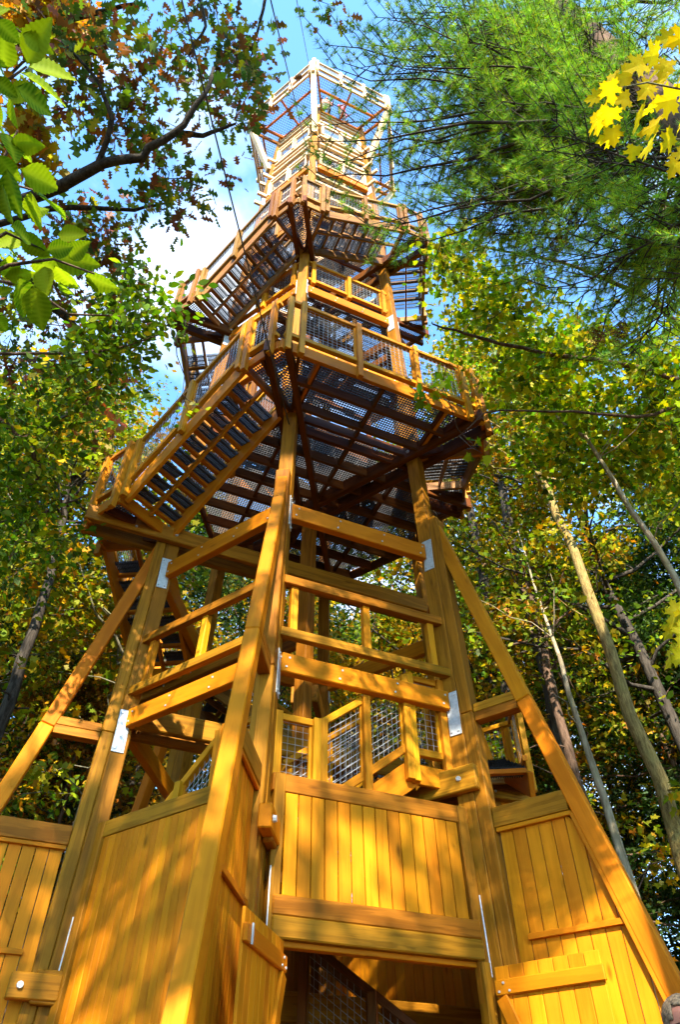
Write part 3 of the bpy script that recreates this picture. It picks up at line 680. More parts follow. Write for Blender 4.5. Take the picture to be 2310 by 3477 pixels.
# ------------------------------------------------------------------ foliage helpers
SH = {
 'oval': [(0, 0), (0.25, 0.22), (0.55, 0.27), (0.82, 0.14), (1, 0), (0.82, -0.14), (0.55, -0.27), (0.25, -0.22)],
 'simple': [(0, 0), (0.4, 0.27), (0.75, 0.2), (1, 0), (0.75, -0.2), (0.4, -0.27)],
 'rag': [(0, 0), (0.08, 0.40), (0.38, 0.24), (0.62, 0.44), (0.66, 0.16), (1, 0), (0.66, -0.16), (0.62, -0.44), (0.38, -0.24), (0.08, -0.40)],
 'maple': [(0, 0), (0.06, 0.22), (-0.04, 0.46), (0.22, 0.34), (0.36, 0.58), (0.46, 0.30), (0.60, 0.30), (0.68, 0.14), (1, 0),
           (0.68, -0.14), (0.60, -0.30), (0.46, -0.30), (0.36, -0.58), (0.22, -0.34), (-0.04, -0.46), (0.06, -0.22)],
 'oak': [(0, 0), (0.2, 0.06), (0.30, 0.30), (0.42, 0.09), (0.56, 0.34), (0.66, 0.10), (0.82, 0.24), (1, 0), (0.82, -0.24), (0.66, -0.10), (0.56, -0.34), (0.42, -0.09), (0.30, -0.30), (0.2, -0.06)],
 'spray': [(0, 0), (0.25, 0.22), (0.35, 0.06), (0.6, 0.2), (0.68, 0.05), (1, 0), (0.68, -0.05), (0.6, -0.2), (0.35, -0.06), (0.25, -0.22)],
}
def unit(a): return a/np.maximum(np.linalg.norm(a, axis=-1, keepdims=True), 1e-9)
def leaf_mesh(name, Cn, D, Nn, S, colr, shape, mat='leaf', curl=0.25):
    """one polygon per leaf: centre-base Cn, axis D, normal Nn, length S, colour colr"""
    sh = np.array(SH[shape]) if isinstance(shape, str) else np.array(shape); k = len(sh); n = len(Cn)
    D = unit(D); Sd = unit(np.cross(Nn, D)); Nn = np.cross(D, Sd)
    zz = curl*(np.abs(sh[:, 1])*0.9-0.35*sh[:, 0]**2)
    vs = (Cn[:, None, :]+S[:, None, None]*(sh[None, :, 0, None]*D[:, None, :]+sh[None, :, 1, None]*Sd[:, None, :]+zz[None, :, None]*Nn[:, None, :])).reshape(-1, 3)
    me = bpy.data.meshes.new(name); me.vertices.add(n*k); me.vertices.foreach_set('co', vs.astype(np.float32).ravel())
    me.loops.add(n*k); me.loops.foreach_set('vertex_index', np.arange(n*k, dtype=np.int32))
    me.polygons.add(n); me.polygons.foreach_set('loop_start', np.arange(0, n*k, k, dtype=np.int32)); me.polygons.foreach_set('loop_total', np.full(n, k, dtype=np.int32))
    ca = me.attributes.new('leafcol', 'FLOAT_COLOR', 'POINT')
    cc = np.ones((n, k, 4), dtype=np.float32); cc[:, :, :3] = colr[:, None, :]; ca.data.foreach_set('color', cc.ravel())
    me.materials.append(MAT[mat]); me.update(calc_edges=True); return me
def palette(n, cols, wts, jit=0.18):
    cols = np.array(cols); i = rng.choice(len(cols), n, p=np.array(wts)/sum(wts))
    return np.clip(cols[i]*(1+jit*rng.standard_normal((n, 1)))*(1+0.08*rng.standard_normal((n, 3))), 0.004, 0.9)
def cluster_leaves(cent, rad_, per, size, shape, cols, wts, flat=0.5, upn=0.75, name='crown', mat='leaf', droop=0.25, cvar=True):
    cent = np.asarray(cent); m_ = len(cent)
    rad_ = np.broadcast_to(rad_, (m_,)); cnt = np.maximum(3, (per*(rad_/np.mean(rad_))**1.6).astype(int))
    idx = np.repeat(np.arange(m_), cnt); n = len(idx)
    g = rng.standard_normal((n, 3))*np.array([1, 1, flat]); off = g*rad_[idx, None]*0.52
    C_ = cent[idx]+off
    Nn = unit(rng.standard_normal((n, 3))*0.62+np.array([0, 0, upn]))
    D = unit(off+rng.standard_normal((n, 3))*0.5*rad_[idx, None]+np.array([0, 0, -droop])*rad_[idx, None])
    S = 1.08*size*np.clip(1+0.3*rng.standard_normal(n), 0.45, 1.7)
    cl = palette(n, cols, wts)
    if cvar: cl = np.clip(cl*(1+0.22*rng.standard_normal((m_, 1)))[idx]*(1+0.09*rng.standard_normal((m_, 3)))[idx], 0.004, 0.9)
    return leaf_mesh(name, C_, D, Nn, S, cl, shape, mat)
def wobble(p0, p1, n, amp, sag=0.0):
    p0, p1 = np.asarray(p0, float), np.asarray(p1, float); L_ = np.linalg.norm(p1-p0); t = np.linspace(0, 1, n)[:, None]
    w_ = np.cumsum(rng.standard_normal((n, 3)), axis=0)*amp*L_/math.sqrt(n); w_ -= w_[0]+(w_[-1]-w_[0])*t
    r = p0+(p1-p0)*t+w_; r[:, 2] -= sag*L_*4*(t*(1-t))[:, 0]; return r
class Tubes:
    def __init__(s): s.vs, s.fs = [], []
    def add(s, pts, r0, r1, k=5):
        n = len(pts); rs = [r0+(r1-r0)*i/(n-1) for i in range(n)] if np.isscalar(r0) else r0
        v, f = tube_arrays([tuple(p) for p in pts], rs, k, len(s.vs)); s.vs += v; s.fs += f
    def mesh(s, name, mat): return mesh(name, s.vs, s.fs, mat, True)

def gen_tree(H_, crown0, cr, nl, per, lsize, shape, cols, wts, tr=0.18, barkm='bark_dark', lean=0.03, nsub=6, cl_r=0.55, flat=0.45, elev=(10, 55), clear=0.0):
    """procedural tree in its own space -> (trunk mesh, branch mesh, crown mesh)"""
    tk = Tubes(); top = np.array([rng.normal()*lean*H_, rng.normal()*lean*H_, H_])
    ax = wobble((0, 0, -0.2), top, 12, 0.02); rs = [max(0.02, tr*(1.25 if i == 0 else 1)*(1-0.88*(i/11)**0.9)) for i in range(12)]; tk.add(ax, rs, None, 10)
    br = Tubes(); cents = []; a = rng.random()*6.28
    for i in range(nl):
        u = (i+0.5)/nl; z = crown0+(H_-crown0)*(u**0.85)*0.97; j = np.interp(z/H_, np.linspace(0, 1, 12), np.arange(12)); k0 = int(min(10, j)); p0 = ax[k0]+(ax[k0+1]-ax[k0])*(j-k0)
        a += 2.4+rng.normal()*0.35; prof = math.sin(math.pi*min(1, 0.18+0.82*u)**0.8)**0.7 if u > 0.02 else 0.6
        L_ = cr*max(0.25, prof)*(0.75+0.5*rng.random()); el = math.radians(elev[0]+(elev[1]-elev[0])*u+rng.normal()*8)
        d = np.array([math.cos(a)*math.cos(el), math.sin(a)*math.cos(el), math.sin(el)]); p1 = p0+d*L_
        pl = wobble(p0, p1, 7, 0.09, -0.04); rb = max(0.012, tr*0.34*(1-u*0.6)*L_/cr); br.add(pl, rb, 0.006, 5)
        for k in range(nsub):
            s = clear+(1-clear)*(0.28+0.72*(k+rng.random())/nsub); q = pl[min(6, int(s*6))]; l2 = L_*(0.16+0.22*rng.random())
            d2 = unit(d*0.7+rng.standard_normal(3)*np.array([0.8, 0.8, 0.35])+np.array([0, 0, 0.05])); e_ = q+d2*l2
            br.add(wobble(q, e_, 4, 0.1), max(0.006, rb*0.35), 0.003, 4); cents += [e_, q+d2*l2*0.5+rng.standard_normal(3)*0.1]
        cents.append(p1)
    return tk.mesh('trunk', barkm), br.mesh('branches', barkm), cluster_leaves(cents, cl_r*(0.7+0.6*rng.random(len(cents))), per, lsize, shape, cols, wts, flat)
def plant(parts, name, label, loc, rot=0.0, s=1.0, group=None, cat='tree'):
    o = empty(name, None, loc); o.rotation_euler = (0, 0, rot); o.scale = (s, s, s)
    for nm, me in zip(('trunk', 'branches', 'crown'), parts):
        if me is not None:
            c_ = link(nm, me, o, world=False)
            if nm != 'trunk': c_['kind'] = 'stuff'
    return tag(o, label, cat, group)

# ------------------------------------------------------------------ woods behind the tower
YEL = [(0.52, 0.28, 0.006), (0.36, 0.22, 0.008), (0.21, 0.21, 0.010), (0.34, 0.13, 0.008)]
GRN = [(0.08, 0.15, 0.008), (0.15, 0.21, 0.010), (0.28, 0.27, 0.010), (0.04, 0.08, 0.008)]
ORG = [(0.26, 0.10, 0.008), (0.18, 0.065, 0.008), (0.32, 0.17, 0.010), (0.08, 0.08, 0.010)]
HEM = [(0.022, 0.05, 0.012), (0.035, 0.075, 0.015), (0.05, 0.09, 0.012)]
T_yel = gen_tree(17, 3.2, 4.6, 34, 34, 0.125, 'rag', YEL, [4, 3, 2, 1], tr=0.15, cl_r=0.6, flat=0.3)
T_yel2 = gen_tree(22, 7.0, 5.0, 34, 36, 0.14, 'rag', YEL, [2, 3, 4, 1], tr=0.20, cl_r=0.7, flat=0.35)
T_grn = gen_tree(24, 8.0, 5.2, 36, 40, 0.14, 'simple', GRN, [2, 4, 3, 2], tr=0.22, cl_r=0.75)
T_grn2 = gen_tree(19, 5.0, 4.4, 34, 38, 0.13, 'simple', GRN, [3, 3, 4, 1], tr=0.16, barkm='bark_grey', cl_r=0.65)
T_org = gen_tree(15, 2.0, 4.2, 32, 36, 0.12, 'rag', ORG, [4, 3, 2, 2], tr=0.13, cl_r=0.6, flat=0.3, barkm='bark_brown')
T_hem = gen_tree(21, 1.2, 4.0, 60, 44, 0.17, 'spray', HEM, [3, 3, 2], tr=0.2, cl_r=0.6, flat=0.22, elev=(-12, 30), barkm='bark_brown')
WOODS = [  # prototype, name, x, y, scale, label
 (T_hem, 'hemlock_tree', 12.0, 7.5, 1.0, 'dark hemlock at the right edge behind the thick tan trunk'),
 (T_hem, 'hemlock_tree', 12.5, 10.0, 1.15, None), (T_hem, 'hemlock_tree', -7.0, 11.5, 1.05, 'dark hemlock behind the left brace of the tower'),
 (T_hem, 'hemlock_tree', 4.0, 16.0, 1.1, None), (T_hem, 'hemlock_tree', -13.0, 9.0, 1.1, None), (T_hem, 'hemlock_tree', -3.0, 21.0, 1.2, None), (T_hem, 'hemlock_tree', 17.0, 18.0, 1.25, None), (T_hem, 'hemlock_tree', -18.0, 18.0, 1.25, None),
 (T_yel, 'maple_tree', 6.2, 12.5, 1.1, 'yellow maple right behind the tower beyond the right brace'),
 (T_yel, 'maple_tree', -5.6, 8.6, 0.85, 'yellow maple seen between the left brace and left post'),
 (T_yel, 'maple_tree', 0.5, 12.5, 1.0, 'yellow maple seen through the open middle of the tower'), (T_yel, 'maple_tree', -11.0, 15.0, 1.1, None), (T_yel, 'maple_tree', 14.0, 24.0, 1.2, None),
 (T_yel2, 'maple_tree', -9.8, 5.0, 1.0, 'tall yellow-green maple at the left edge above the hemlocks'), (T_yel2, 'maple_tree', 8.0, 19.0, 1.1, None), (T_yel2, 'maple_tree', -5.0, 17.0, 1.1, None), (T_yel2, 'maple_tree', 2.0, 26.0, 1.2, None), (T_yel2, 'maple_tree', -15.0, 26.0, 1.25, None), (T_yel2, 'maple_tree', 20.0, 11.0, 1.2, None),
 (T_grn, 'broadleaf_tree', 7.6, 6.2, 1.0, 'tall green broadleaf tree right of the tower behind the pine'), (T_grn, 'broadleaf_tree', -13.5, 1.0, 1.0, None), (T_grn, 'broadleaf_tree', 13.0, 4.5, 1.05, None), (T_grn, 'broadleaf_tree', -9.0, 22.0, 1.2, None), (T_grn, 'broadleaf_tree', 11.0, 30.0, 1.3, None), (T_grn, 'broadleaf_tree', -2.0, 33.0, 1.3, None), (T_grn, 'broadleaf_tree', 25.0, 22.0, 1.3, None), (T_grn, 'broadleaf_tree', -24.0, 14.0, 1.3, None), (T_grn, 'broadleaf_tree', -22.0, 32.0, 1.4, None),
 (T_grn2, 'broadleaf_tree', -7.8, 3.0, 0.95, 'slim grey-barked green tree just left of the tower'), (T_grn2, 'broadleaf_tree', 3.0, 20.0, 1.1, None), (T_grn2, 'broadleaf_tree', -16.0, 6.0, 1.1, None), (T_grn2, 'broadleaf_tree', 15.5, 14.0, 1.15, None), (T_grn2, 'broadleaf_tree', 6.0, 34.0, 1.3, None),
 (T_org, 'beech_tree', -6.4, 6.4, 0.8, 'russet-leaved small beech low behind the left brace'), (T_org, 'beech_tree', -9.5, 9.0, 1.0, None), (T_org, 'beech_tree', -1.8, 15.0, 1.0, None), (T_org, 'beech_tree', 11.5, 7.5, 0.9, None), (T_org, 'beech_tree', -14.0, 20.0, 1.2, None), (T_org, 'beech_tree', 6.5, 24.0, 1.2, None), (T_org, 'beech_tree', -20.0, 9.0, 1.2, None), (T_org, 'beech_tree', 19.0, 29.0, 1.4, None),
 (T_hem, 'hemlock_tree', 9.0, 17.0, 1.0, None), (T_hem, 'hemlock_tree', 14.5, 13.0, 0.95, None), (T_hem, 'hemlock_tree', 20.0, 15.0, 1.1, None), (T_hem, 'hemlock_tree', -10.5, 16.5, 1.0, None), (T_hem, 'hemlock_tree', 24.0, 9.0, 1.2, None), (T_hem, 'hemlock_tree', 13.0, 21.0, 1.1, None), (T_hem, 'hemlock_tree', -16.0, 13.0, 1.0, None), (T_hem, 'hemlock_tree', 7.0, 27.0, 1.2, None), (T_hem, 'hemlock_tree', 0.0, 28.0, 1.2, None), (T_hem, 'hemlock_tree', -7.0, 28.0, 1.2, None),
 (T_grn, 'broadleaf_tree', 1.8, 12.0, 1.08, None), (T_yel2, 'maple_tree', 4.4, 13.5, 1.15, None), (T_org, 'beech_tree', 16.0, 8.5, 1.0, None), (T_hem, 'hemlock_tree', 18.0, 21.0, 1.1, None), (T_hem, 'hemlock_tree', 10.5, 11.5, 0.9, None), (T_hem, 'hemlock_tree', 8.2, 9.0, 0.8, None), (T_hem, 'hemlock_tree', -8.8, 7.4, 0.75, None), (T_yel2, 'maple_tree', 28.0, 15.0, 1.3, None), (T_org, 'beech_tree', 22.0, 19.0, 1.2, None)]
GEN = {'hemlock_tree': 'dark hemlock in the far woods', 'maple_tree': 'yellow maple in the far woods',
       'broadleaf_tree': 'green broadleaf tree in the far woods', 'beech_tree': 'russet beech in the far woods'}
ORD = ['leftmost', 'second from left', 'third from left', 'fourth from left', 'fifth from left', 'sixth from left', 'seventh from left', 'eighth from left', 'ninth from left', 'tenth from left', 'eleventh from left', 'twelfth from left', 'thirteenth from left', 'fourteenth from left', 'fifteenth from left', 'sixteenth from left', 'seventeenth from left', 'eighteenth from left', 'nineteenth from left', 'twentieth from left', 'twenty-first from left', 'twenty-second from left', 'twenty-third from left', 'twenty-fourth from left']
RANK = {}
for nm in GEN:
    far = sorted([k for k, t in enumerate(WOODS) if t[1] == nm and t[5] is None], key=lambda k: (WOODS[k][2]-CAM[0])/(WOODS[k][3]-CAM[1]))
    for q, k in enumerate(far): RANK[k] = ORD[q]
for i, (pr_, nm, x_, y_, s_, lb) in enumerate(WOODS):
    plant(pr_, nm, lb or GEN[nm]+', '+RANK[i], (x_, y_, 0), i*1.7, s_*(0.95+0.1*random.random()), None if lb else 'far '+nm.replace('_', ' ')+'s in the woods')
# ring of woods on the other sides of the clearing (their crowns dapple the light)
T_open = gen_tree(24, 9.0, 5.0, 20, 80, 0.20, 'rag', GRN+YEL[:2], [2, 3, 3, 1, 2, 1], tr=0.24, cl_r=0.62, nsub=1)
BACK = [(3.6, -20.0, 0.98, 'tall open-crowned tree behind the camera, straight opposite the door'), (-3.5, -23.0, 1.05, 'tall open-crowned tree behind the camera, second from left'), (10.5, -21.0, 1.1, 'tall open-crowned tree behind the camera, rightmost'), (0.5, -16.5, 0.88, 'tall open-crowned tree behind the camera, nearest to it'), (-11.0, -25.0, 1.2, 'tall open-crowned tree behind the camera, leftmost')]
for i, (x_, y_, s_, lb) in enumerate(BACK):
    plant(T_open, 'broadleaf_tree', lb, (x_, y_, 0), i*2.1, s_, 'trees on the near side of the clearing')

RING = [(T_grn, -14, -8), (T_hem, -11, -14), (T_grn2, -17, -15), (T_yel2, -12, -20), (T_hem, -20, -4), (T_grn, -22, -22), (T_hem, -7, -29), (T_grn, -14, -32), (T_hem, 15, -6), (T_grn, 19, -2), (T_hem, 20, -12), (T_grn2, 16, -13), (T_yel2, 24, -7), (T_hem, 27, -18), (T_grn, 22, -24), (T_hem, 26, 1), (T_grn, -26, 3), (T_hem, 1, -33), (T_grn, 28, -32), (T_hem, -26, -12)]
RW = {id(T_grn): ('broadleaf_tree', 'tall green broadleaf tree'), id(T_hem): ('hemlock_tree', 'dark hemlock'), id(T_grn2): ('broadleaf_tree', 'slim green broadleaf tree'), id(T_yel2): ('maple_tree', 'tall yellow maple')}
WAY = lambda x_, y_: ('left' if x_ < 0 else 'right')+(' beside' if y_ > -10 else ' behind')
cnt_ = {}
for i, (pr_, x_, y_) in enumerate(RING):
    nm, tx = RW[id(pr_)]; key = (tx, WAY(x_, y_)); cnt_[key] = cnt_.get(key, 0)+1
    plant(pr_, nm, '%s of the clearing edge, %s the camera, %s' % (tx, key[1], ['nearest', 'second nearest', 'third nearest', 'fourth nearest', 'fifth nearest', 'sixth nearest'][cnt_[key]-1]), (x_, y_, 0), i*1.3, 1.0+0.1*(i % 3), 'trees around the near side of the clearing')

# ------------------------------------------------------------------ single trunks that stand out on the right and left
def bare(name, label, pts, r0, r1, barkm, twigs=0, crown=None):
    """trunk through given points (base first); crown leaves above if given"""
    pts = [np.asarray(p, float) for p in pts]; base = pts[0].copy(); base[2] = 0.0
    o = empty(name, None, tuple(base)); tk = Tubes(); n = 14
    t = np.linspace(0, 1, n); ch = np.linspace(0, 1, len(pts)); pl = np.stack([np.interp(t, ch, [p[k] for p in pts]) for k in range(3)], 1)
    pl[1:-1] += rng.standard_normal((n-2, 3))*r0*0.25; pl -= base
    tk.add(pl, r0, r1, 12); link('trunk', tk.mesh('trunk', barkm), o, world=False)
    br = Tubes(); cents = []
    for k in range(twigs):
        s = 0.3+0.68*rng.random(); q = pl[int(s*(n-1))]; e_ = q+unit(rng.standard_normal(3)*np.array([1, 1, 0.4])+np.array([0, 0, 0.35]))*(0.5+1.3*rng.random())
        br.add(wobble(q, e_, 5, 0.15), r0*0.16, 0.004, 4); cents.append(e_)
    if crown:
        nb, spread, per, ls, shp, cols, wts = crown
        for k in range(nb):
            q = pl[-1]+(pl[-3]-pl[-1])*rng.random()*1.5; e_ = q+unit(rng.standard_normal(3)+np.array([0, 0, 0.8]))*spread*(0.4+0.6*rng.random())
            br.add(wobble(q, e_, 6, 0.12), max(0.01, r1*0.6), 0.005, 5); cents += [e_, (q+2*e_)/3]
        link('crown', cluster_leaves(cents, 0.5, per, ls, shp, cols, wts), o, world=False)
    if br.vs: link('branches', br.mesh('branches', barkm), o, world=False)['kind'] = 'stuff'
    return tag(o, label, 'tree')
def vert(px, py, d, lean=(0, 0), top=20):
    p = at(px, py, d); return [np.array([p[0]-lean[0]*p[2], p[1]-lean[1]*p[2], 0]), p, np.array([p[0]+lean[0]*(top-p[2]), p[1]+lean[1]*(top-p[2]), top])]
tip = (26, 3.2, 60, 0.12, 'rag', YEL+GRN[1:3], [2, 2, 3, 1, 3, 3])
bare('broadleaf_tree', 'thick tan-barked trunk leaning across the right edge', [at(2440, 3220, 12.3)*np.array([1, 1, 0]), at(2310, 2860, 13), at(2040, 2120, 15), at(1850, 1650, 18), at(1795, 1480, 20)], 0.15, 0.075, 'bark_tan', 3, tip)
bare('broadleaf_tree', 'slender pale-barked trunk with a knot right of the tower', [at(2250, 3420, 12.5)*np.array([1, 1, 0]), at(2165, 3100, 13), at(2060, 2740, 13.6), at(1985, 2530, 14), at(1925, 2300, 14.6), at(1870, 2150, 15.5), at(1800, 1950, 17), at(1760, 1800, 18.5)], 0.095, 0.012, 'bark_pale', 6, None)
bare('broadleaf_tree', 'reddish brown trunk just left of the slender pale trunk', [at(2190, 3420, 14)*np.array([1, 1, 0]), at(2060, 2980, 14.6), at(1945, 2600, 15.5), at(1855, 2230, 17), at(1770, 1900, 19.5)], 0.14, 0.07, 'bark_brown', 10, tip)
bare('broadleaf_tree', 'dark thick trunk close behind the right brace', vert(1905, 2500, 17.5, (-0.01, 0), 24), 0.24, 0.10, 'bark_dark', 6, tip)
bare('broadleaf_tree', 'straight dark trunk just right of the tower posts', vert(1690, 2200, 19, (-0.012, 0), 24), 0.2, 0.09, 'bark_dark', 6, tip)
bare('broadleaf_tree', 'grey trunk in the gap between right brace and brown trunk', vert(1925, 2640, 20, (0, 0), 24), 0.13, 0.07, 'bark_grey', 4, tip)
bare('maple_sapling', 'thin pale leaning stem under the green maple on the right', [at(2420, 2350, 10)*np.array([1, 1, 0]), at(2330, 2010, 10.2), at(2120, 1700, 10.6), at(2000, 1495, 11), at(1865, 1400, 11.4), at(1800, 1350, 11.6)], 0.055, 0.008, 'bark_pale', 8, None)
bare('broadleaf_tree', 'mossy grey trunk seen left of the left post', [at(235, 2960, 13)*np.array([1, 1, 0]), at(270, 2780, 13.3), at(350, 2540, 13.9), at(425, 2270, 14.8), at(490, 2050, 16)], 0.10, 0.06, 'bark_grey', 5, tip)
bare('broadleaf_tree', 'dark trunk rising at the left edge beside the brace', [at(-120, 2850, 12)*np.array([1, 1, 0]), at(5, 2470, 12.6), at(95, 2190, 13.4), at(185, 1880, 14.6), at(240, 1600, 16.5)], 0.13, 0.06, 'bark_dark', 5, tip)

# ------------------------------------------------------------------ trees placed limb by limb
def limb_tree(name, label, base, limbs, regions, per, ls, shape, cols, wts, barkm, cl_r=0.45, flat=0.55, twig_r=0.012, extra=()):
    """limbs: lists of points with start/end radius; regions: (pixel polygon, dmin, dmax, count) where leaf clusters hang"""
    base = np.asarray(base, float); o = empty(name, None, tuple(base)); tk = Tubes(); nodes = []
    for k, (pts, r0, r1) in enumerate(limbs):
        pts = np.array(pts, float); n = max(6, 3*len(pts)); t = np.linspace(0, 1, n); ch = np.linspace(0, 1, len(pts))
        pl = np.stack([np.interp(t, ch, pts[:, j]) for j in range(3)], 1); pl[1:-1] += rng.standard_normal((n-2, 3))*r0*0.16
        tk.add(pl-base, r0, r1, 9); nodes += list(pl[n//4:] if k else pl[-3:])
    br = Tubes(); cents = []; rr = []
    for poly, d0, d1, cnt in regions:
        xs = [p[0] for p in poly]; ys = [p[1] for p in poly]; got = 0
        while got < cnt:
            px, py = random.uniform(min(xs), max(xs)), random.uniform(min(ys), max(ys))
            ins = False; j = len(poly)-1
            for i in range(len(poly)):
                if (poly[i][1] > py) != (poly[j][1] > py) and px < (poly[j][0]-poly[i][0])*(py-poly[i][1])/(poly[j][1]-poly[i][1])+poly[i][0]: ins = not ins
                j = i
            if not ins: continue
            got += 1; cents.append(at(px, py, random.uniform(d0, d1))); rr.append(cl_r*random.uniform(0.6, 1.3))
    for px, py, d, r in extra: cents.append(at(px, py, d)); rr.append(r)
    nd = np.array(nodes); order = sorted(range(len(cents)), key=lambda i: np.min(np.linalg.norm(nd-cents[i], axis=1)))
    for i in order:
        c = np.asarray(cents[i]); dist = np.linalg.norm(nd-c, axis=1); j = int(np.argmin(dist)); pl = wobble(nd[j], c, 5, 0.13, -0.03)
        L_ = dist[j]; br.add(pl-base, min(0.03, twig_r*(0.4+0.35*L_)), 0.003, 4); nd = np.vstack([nd, pl[2:4]])
    link('trunk', tk.mesh('trunk', barkm), o, world=False); link('branches', br.mesh('branches', barkm), o, world=False)['kind'] = 'stuff'
    link('crown', cluster_leaves(np.array(cents)-base, np.array(rr), per, ls, shape, cols, wts, flat), o, world=False)
    return tag(o, label, 'tree')
OAK = [(0.08, 0.13, 0.035), (0.15, 0.21, 0.025), (0.20, 0.065, 0.03), (0.34, 0.09, 0.025), (0.32, 0.29, 0.015)]
A = lambda *ps: [at(*p) for p in ps]
limb_tree('oak_tree', 'oak with dark limbs and reddening leaves at upper left', (-7.2, -4.4, 0),
  [([(-7.2, -4.4, 0), (-7.0, -4.5, 5), at(-260, 800, 11.5), at(-330, 300, 14)], 0.34, 0.16), (A((-150, 740, 11), (180, 650, 9.9), (330, 560, 9.7), (480, 530, 9.6), (600, 450, 9.6), (690, 320, 9.8), (725, 230, 10.2)), 0.085, 0.02),
   (A((330, 560, 9.7), (385, 420, 9.7), (330, 270, 10), (230, 160, 10.5)), 0.038, 0.015), (A((600, 455, 10.3), (690, 460, 10.2), (800, 420, 10.3)), 0.045, 0.015),
   (A((-120, 820, 11), (90, 950, 10.8), (230, 1090, 10.6), (330, 1200, 10.5)), 0.10, 0.03), (A((-80, 780, 11), (220, 700, 10.8), (430, 715, 10.7), (560, 690, 10.8)), 0.05, 0.015), (A((-150, 250, 12), (240, 60, 11.5), (480, 10, 11.3)), 0.07, 0.02),
   (A((650, -120, 12), (700, 90, 11.2), (640, 190, 11)), 0.03, 0.01), (A((930, -150, 12.5), (880, 90, 12), (850, 200, 12)), 0.03, 0.01)],
  [([(170, 120), (330, 70), (420, 260), (400, 420), (330, 440), (190, 400)], 10, 11.5, 11), ([(450, 180), (540, 160), (700, 230), (830, 120), (880, 250), (800, 430), (640, 420), (470, 290)], 10, 11.3, 15),
   ([(200, 390), (480, 300), (560, 420), (420, 470), (220, 420)], 10, 11, 6), ([(500, 560), (600, 500), (690, 520), (700, 650), (640, 680), (540, 640)], 10, 11, 5), ([(570, 690), (610, 700), (600, 800), (530, 830)], 10, 11, 2),
   ([(180, 640), (400, 640), (440, 760), (520, 860), (490, 1000), (380, 1000), (180, 800)], 10, 11.4, 16), ([(0, 980), (350, 930), (540, 1160), (420, 1260), (0, 1280)], 10.2, 12, 18), ([(250, 0), (480, 0), (470, 90), (330, 110)], 11, 12.5, 4),
   ([(540, 0), (720, 0), (880, 0), (920, 60), (880, 240), (700, 200), (580, 130)], 11, 12.6, 10), ([(1050, 0), (1140, 0), (1110, 60), (1070, 50)], 11.5, 12.5, 2), ([(0, 1250), (420, 1250), (480, 1450), (200, 1560), (0, 1500)], 10.5, 12.5, 11)],
  28, 0.15, 'oak', OAK, [4, 5, 3, 2, 2], 'bark_dark', cl_r=0.33)
limb_tree('maple_tree', 'amber-leaved maple behind the near beech leaves at top left', (-5.6, -5.0, 0),
  [([(-5.6, -5.0, 0), (-5.5, -5.0, 5), at(-200, 500, 12), at(-150, -100, 14)], 0.14, 0.05), (A((-190, 420, 12), (40, 250, 11.8), (180, 120, 12)), 0.03, 0.01), (A((-200, 520, 12), (80, 480, 11.6), (170, 560, 11.6)), 0.025, 0.01)],
  [([(0, 0), (220, 0), (300, 120), (250, 170), (100, 130), (0, 150)], 11.4, 13, 40), ([(60, 360), (150, 400), (190, 520), (140, 620), (60, 560)], 11.2, 12.2, 16)],
  30, 0.125, 'maple', [(0.46, 0.24, 0.012), (0.50, 0.17, 0.012), (0.36, 0.28, 0.02)], [4, 2, 2], 'bark_grey', cl_r=0.28)
BEE = [(0.11, 0.20, 0.008), (0.21, 0.28, 0.010), (0.06, 0.12, 0.008), (0.40, 0.31, 0.010)]
limb_tree('beech_tree', 'green beech spreading thin branches left of the tower', (-6.4, -1.2, 0),
  [([(-6.4, -1.2, 0), (-6.3, -1.2, 4.5), at(-250, 1500, 11), at(-200, 1000, 13)], 0.2, 0.09), (A((-150, 1390, 10.5), (0, 1420, 10), (60, 1480, 9.9), (130, 1560, 9.9), (125, 1640, 10)), 0.07, 0.02), (A((-150, 1210, 10), (0, 1200, 9.4), (250, 1200, 9), (420, 1180, 8.8), (560, 1130, 8.7)), 0.025, 0.007),
   (A((-100, 950, 10), (80, 960, 9.2), (230, 1065, 8.9), (420, 1075, 8.8), (550, 1110, 8.8)), 0.022, 0.006), (A((-150, 1450, 11), (120, 1450, 10.2), (260, 1400, 10), (340, 1300, 10)), 0.022, 0.006), (A((-150, 1800, 11.5), (100, 1760, 11), (300, 1680, 11)), 0.04, 0.012)],
  [([(0, 1380), (330, 1220), (460, 1150), (380, 1300), (230, 1470), (130, 1560), (0, 1560)], 8.6, 11, 50), ([(0, 1560), (200, 1500), (160, 1620), (150, 1800), (0, 1840)], 9.5, 12, 44), ([(180, 1480), (420, 1250), (560, 1100), (600, 1200), (500, 1500), (300, 1700)], 15, 18, 40), ([(280, 1080), (500, 1040), (510, 1130), (300, 1200)], 8.4, 9.6, 20), ([(0, 1820), (250, 1800), (200, 1990), (0, 2010)], 9, 11, 20),
   ([(400, 980), (520, 960), (600, 1010), (520, 1080), (420, 1060)], 8.8, 9.4, 8)],
  34, 0.086, 'oval', BEE, [4, 4, 3, 1], 'bark_brown', cl_r=0.36, flat=0.35, extra=[(575, 1085, 8.5, 0.16), (620, 1060, 8.4, 0.16), (640, 1130, 8.4, 0.12), (610, 1170, 8.4, 0.12), (560, 1050, 8.6, 0.15), (640, 1400, 8.3, 0.15), (590, 1440, 8.4, 0.12), (690, 1390, 8.2, 0.1)])
GM = [(0.14, 0.27, 0.008), (0.27, 0.37, 0.010), (0.46, 0.43, 0.010), (0.60, 0.42, 0.008), (0.07, 0.13, 0.008)]
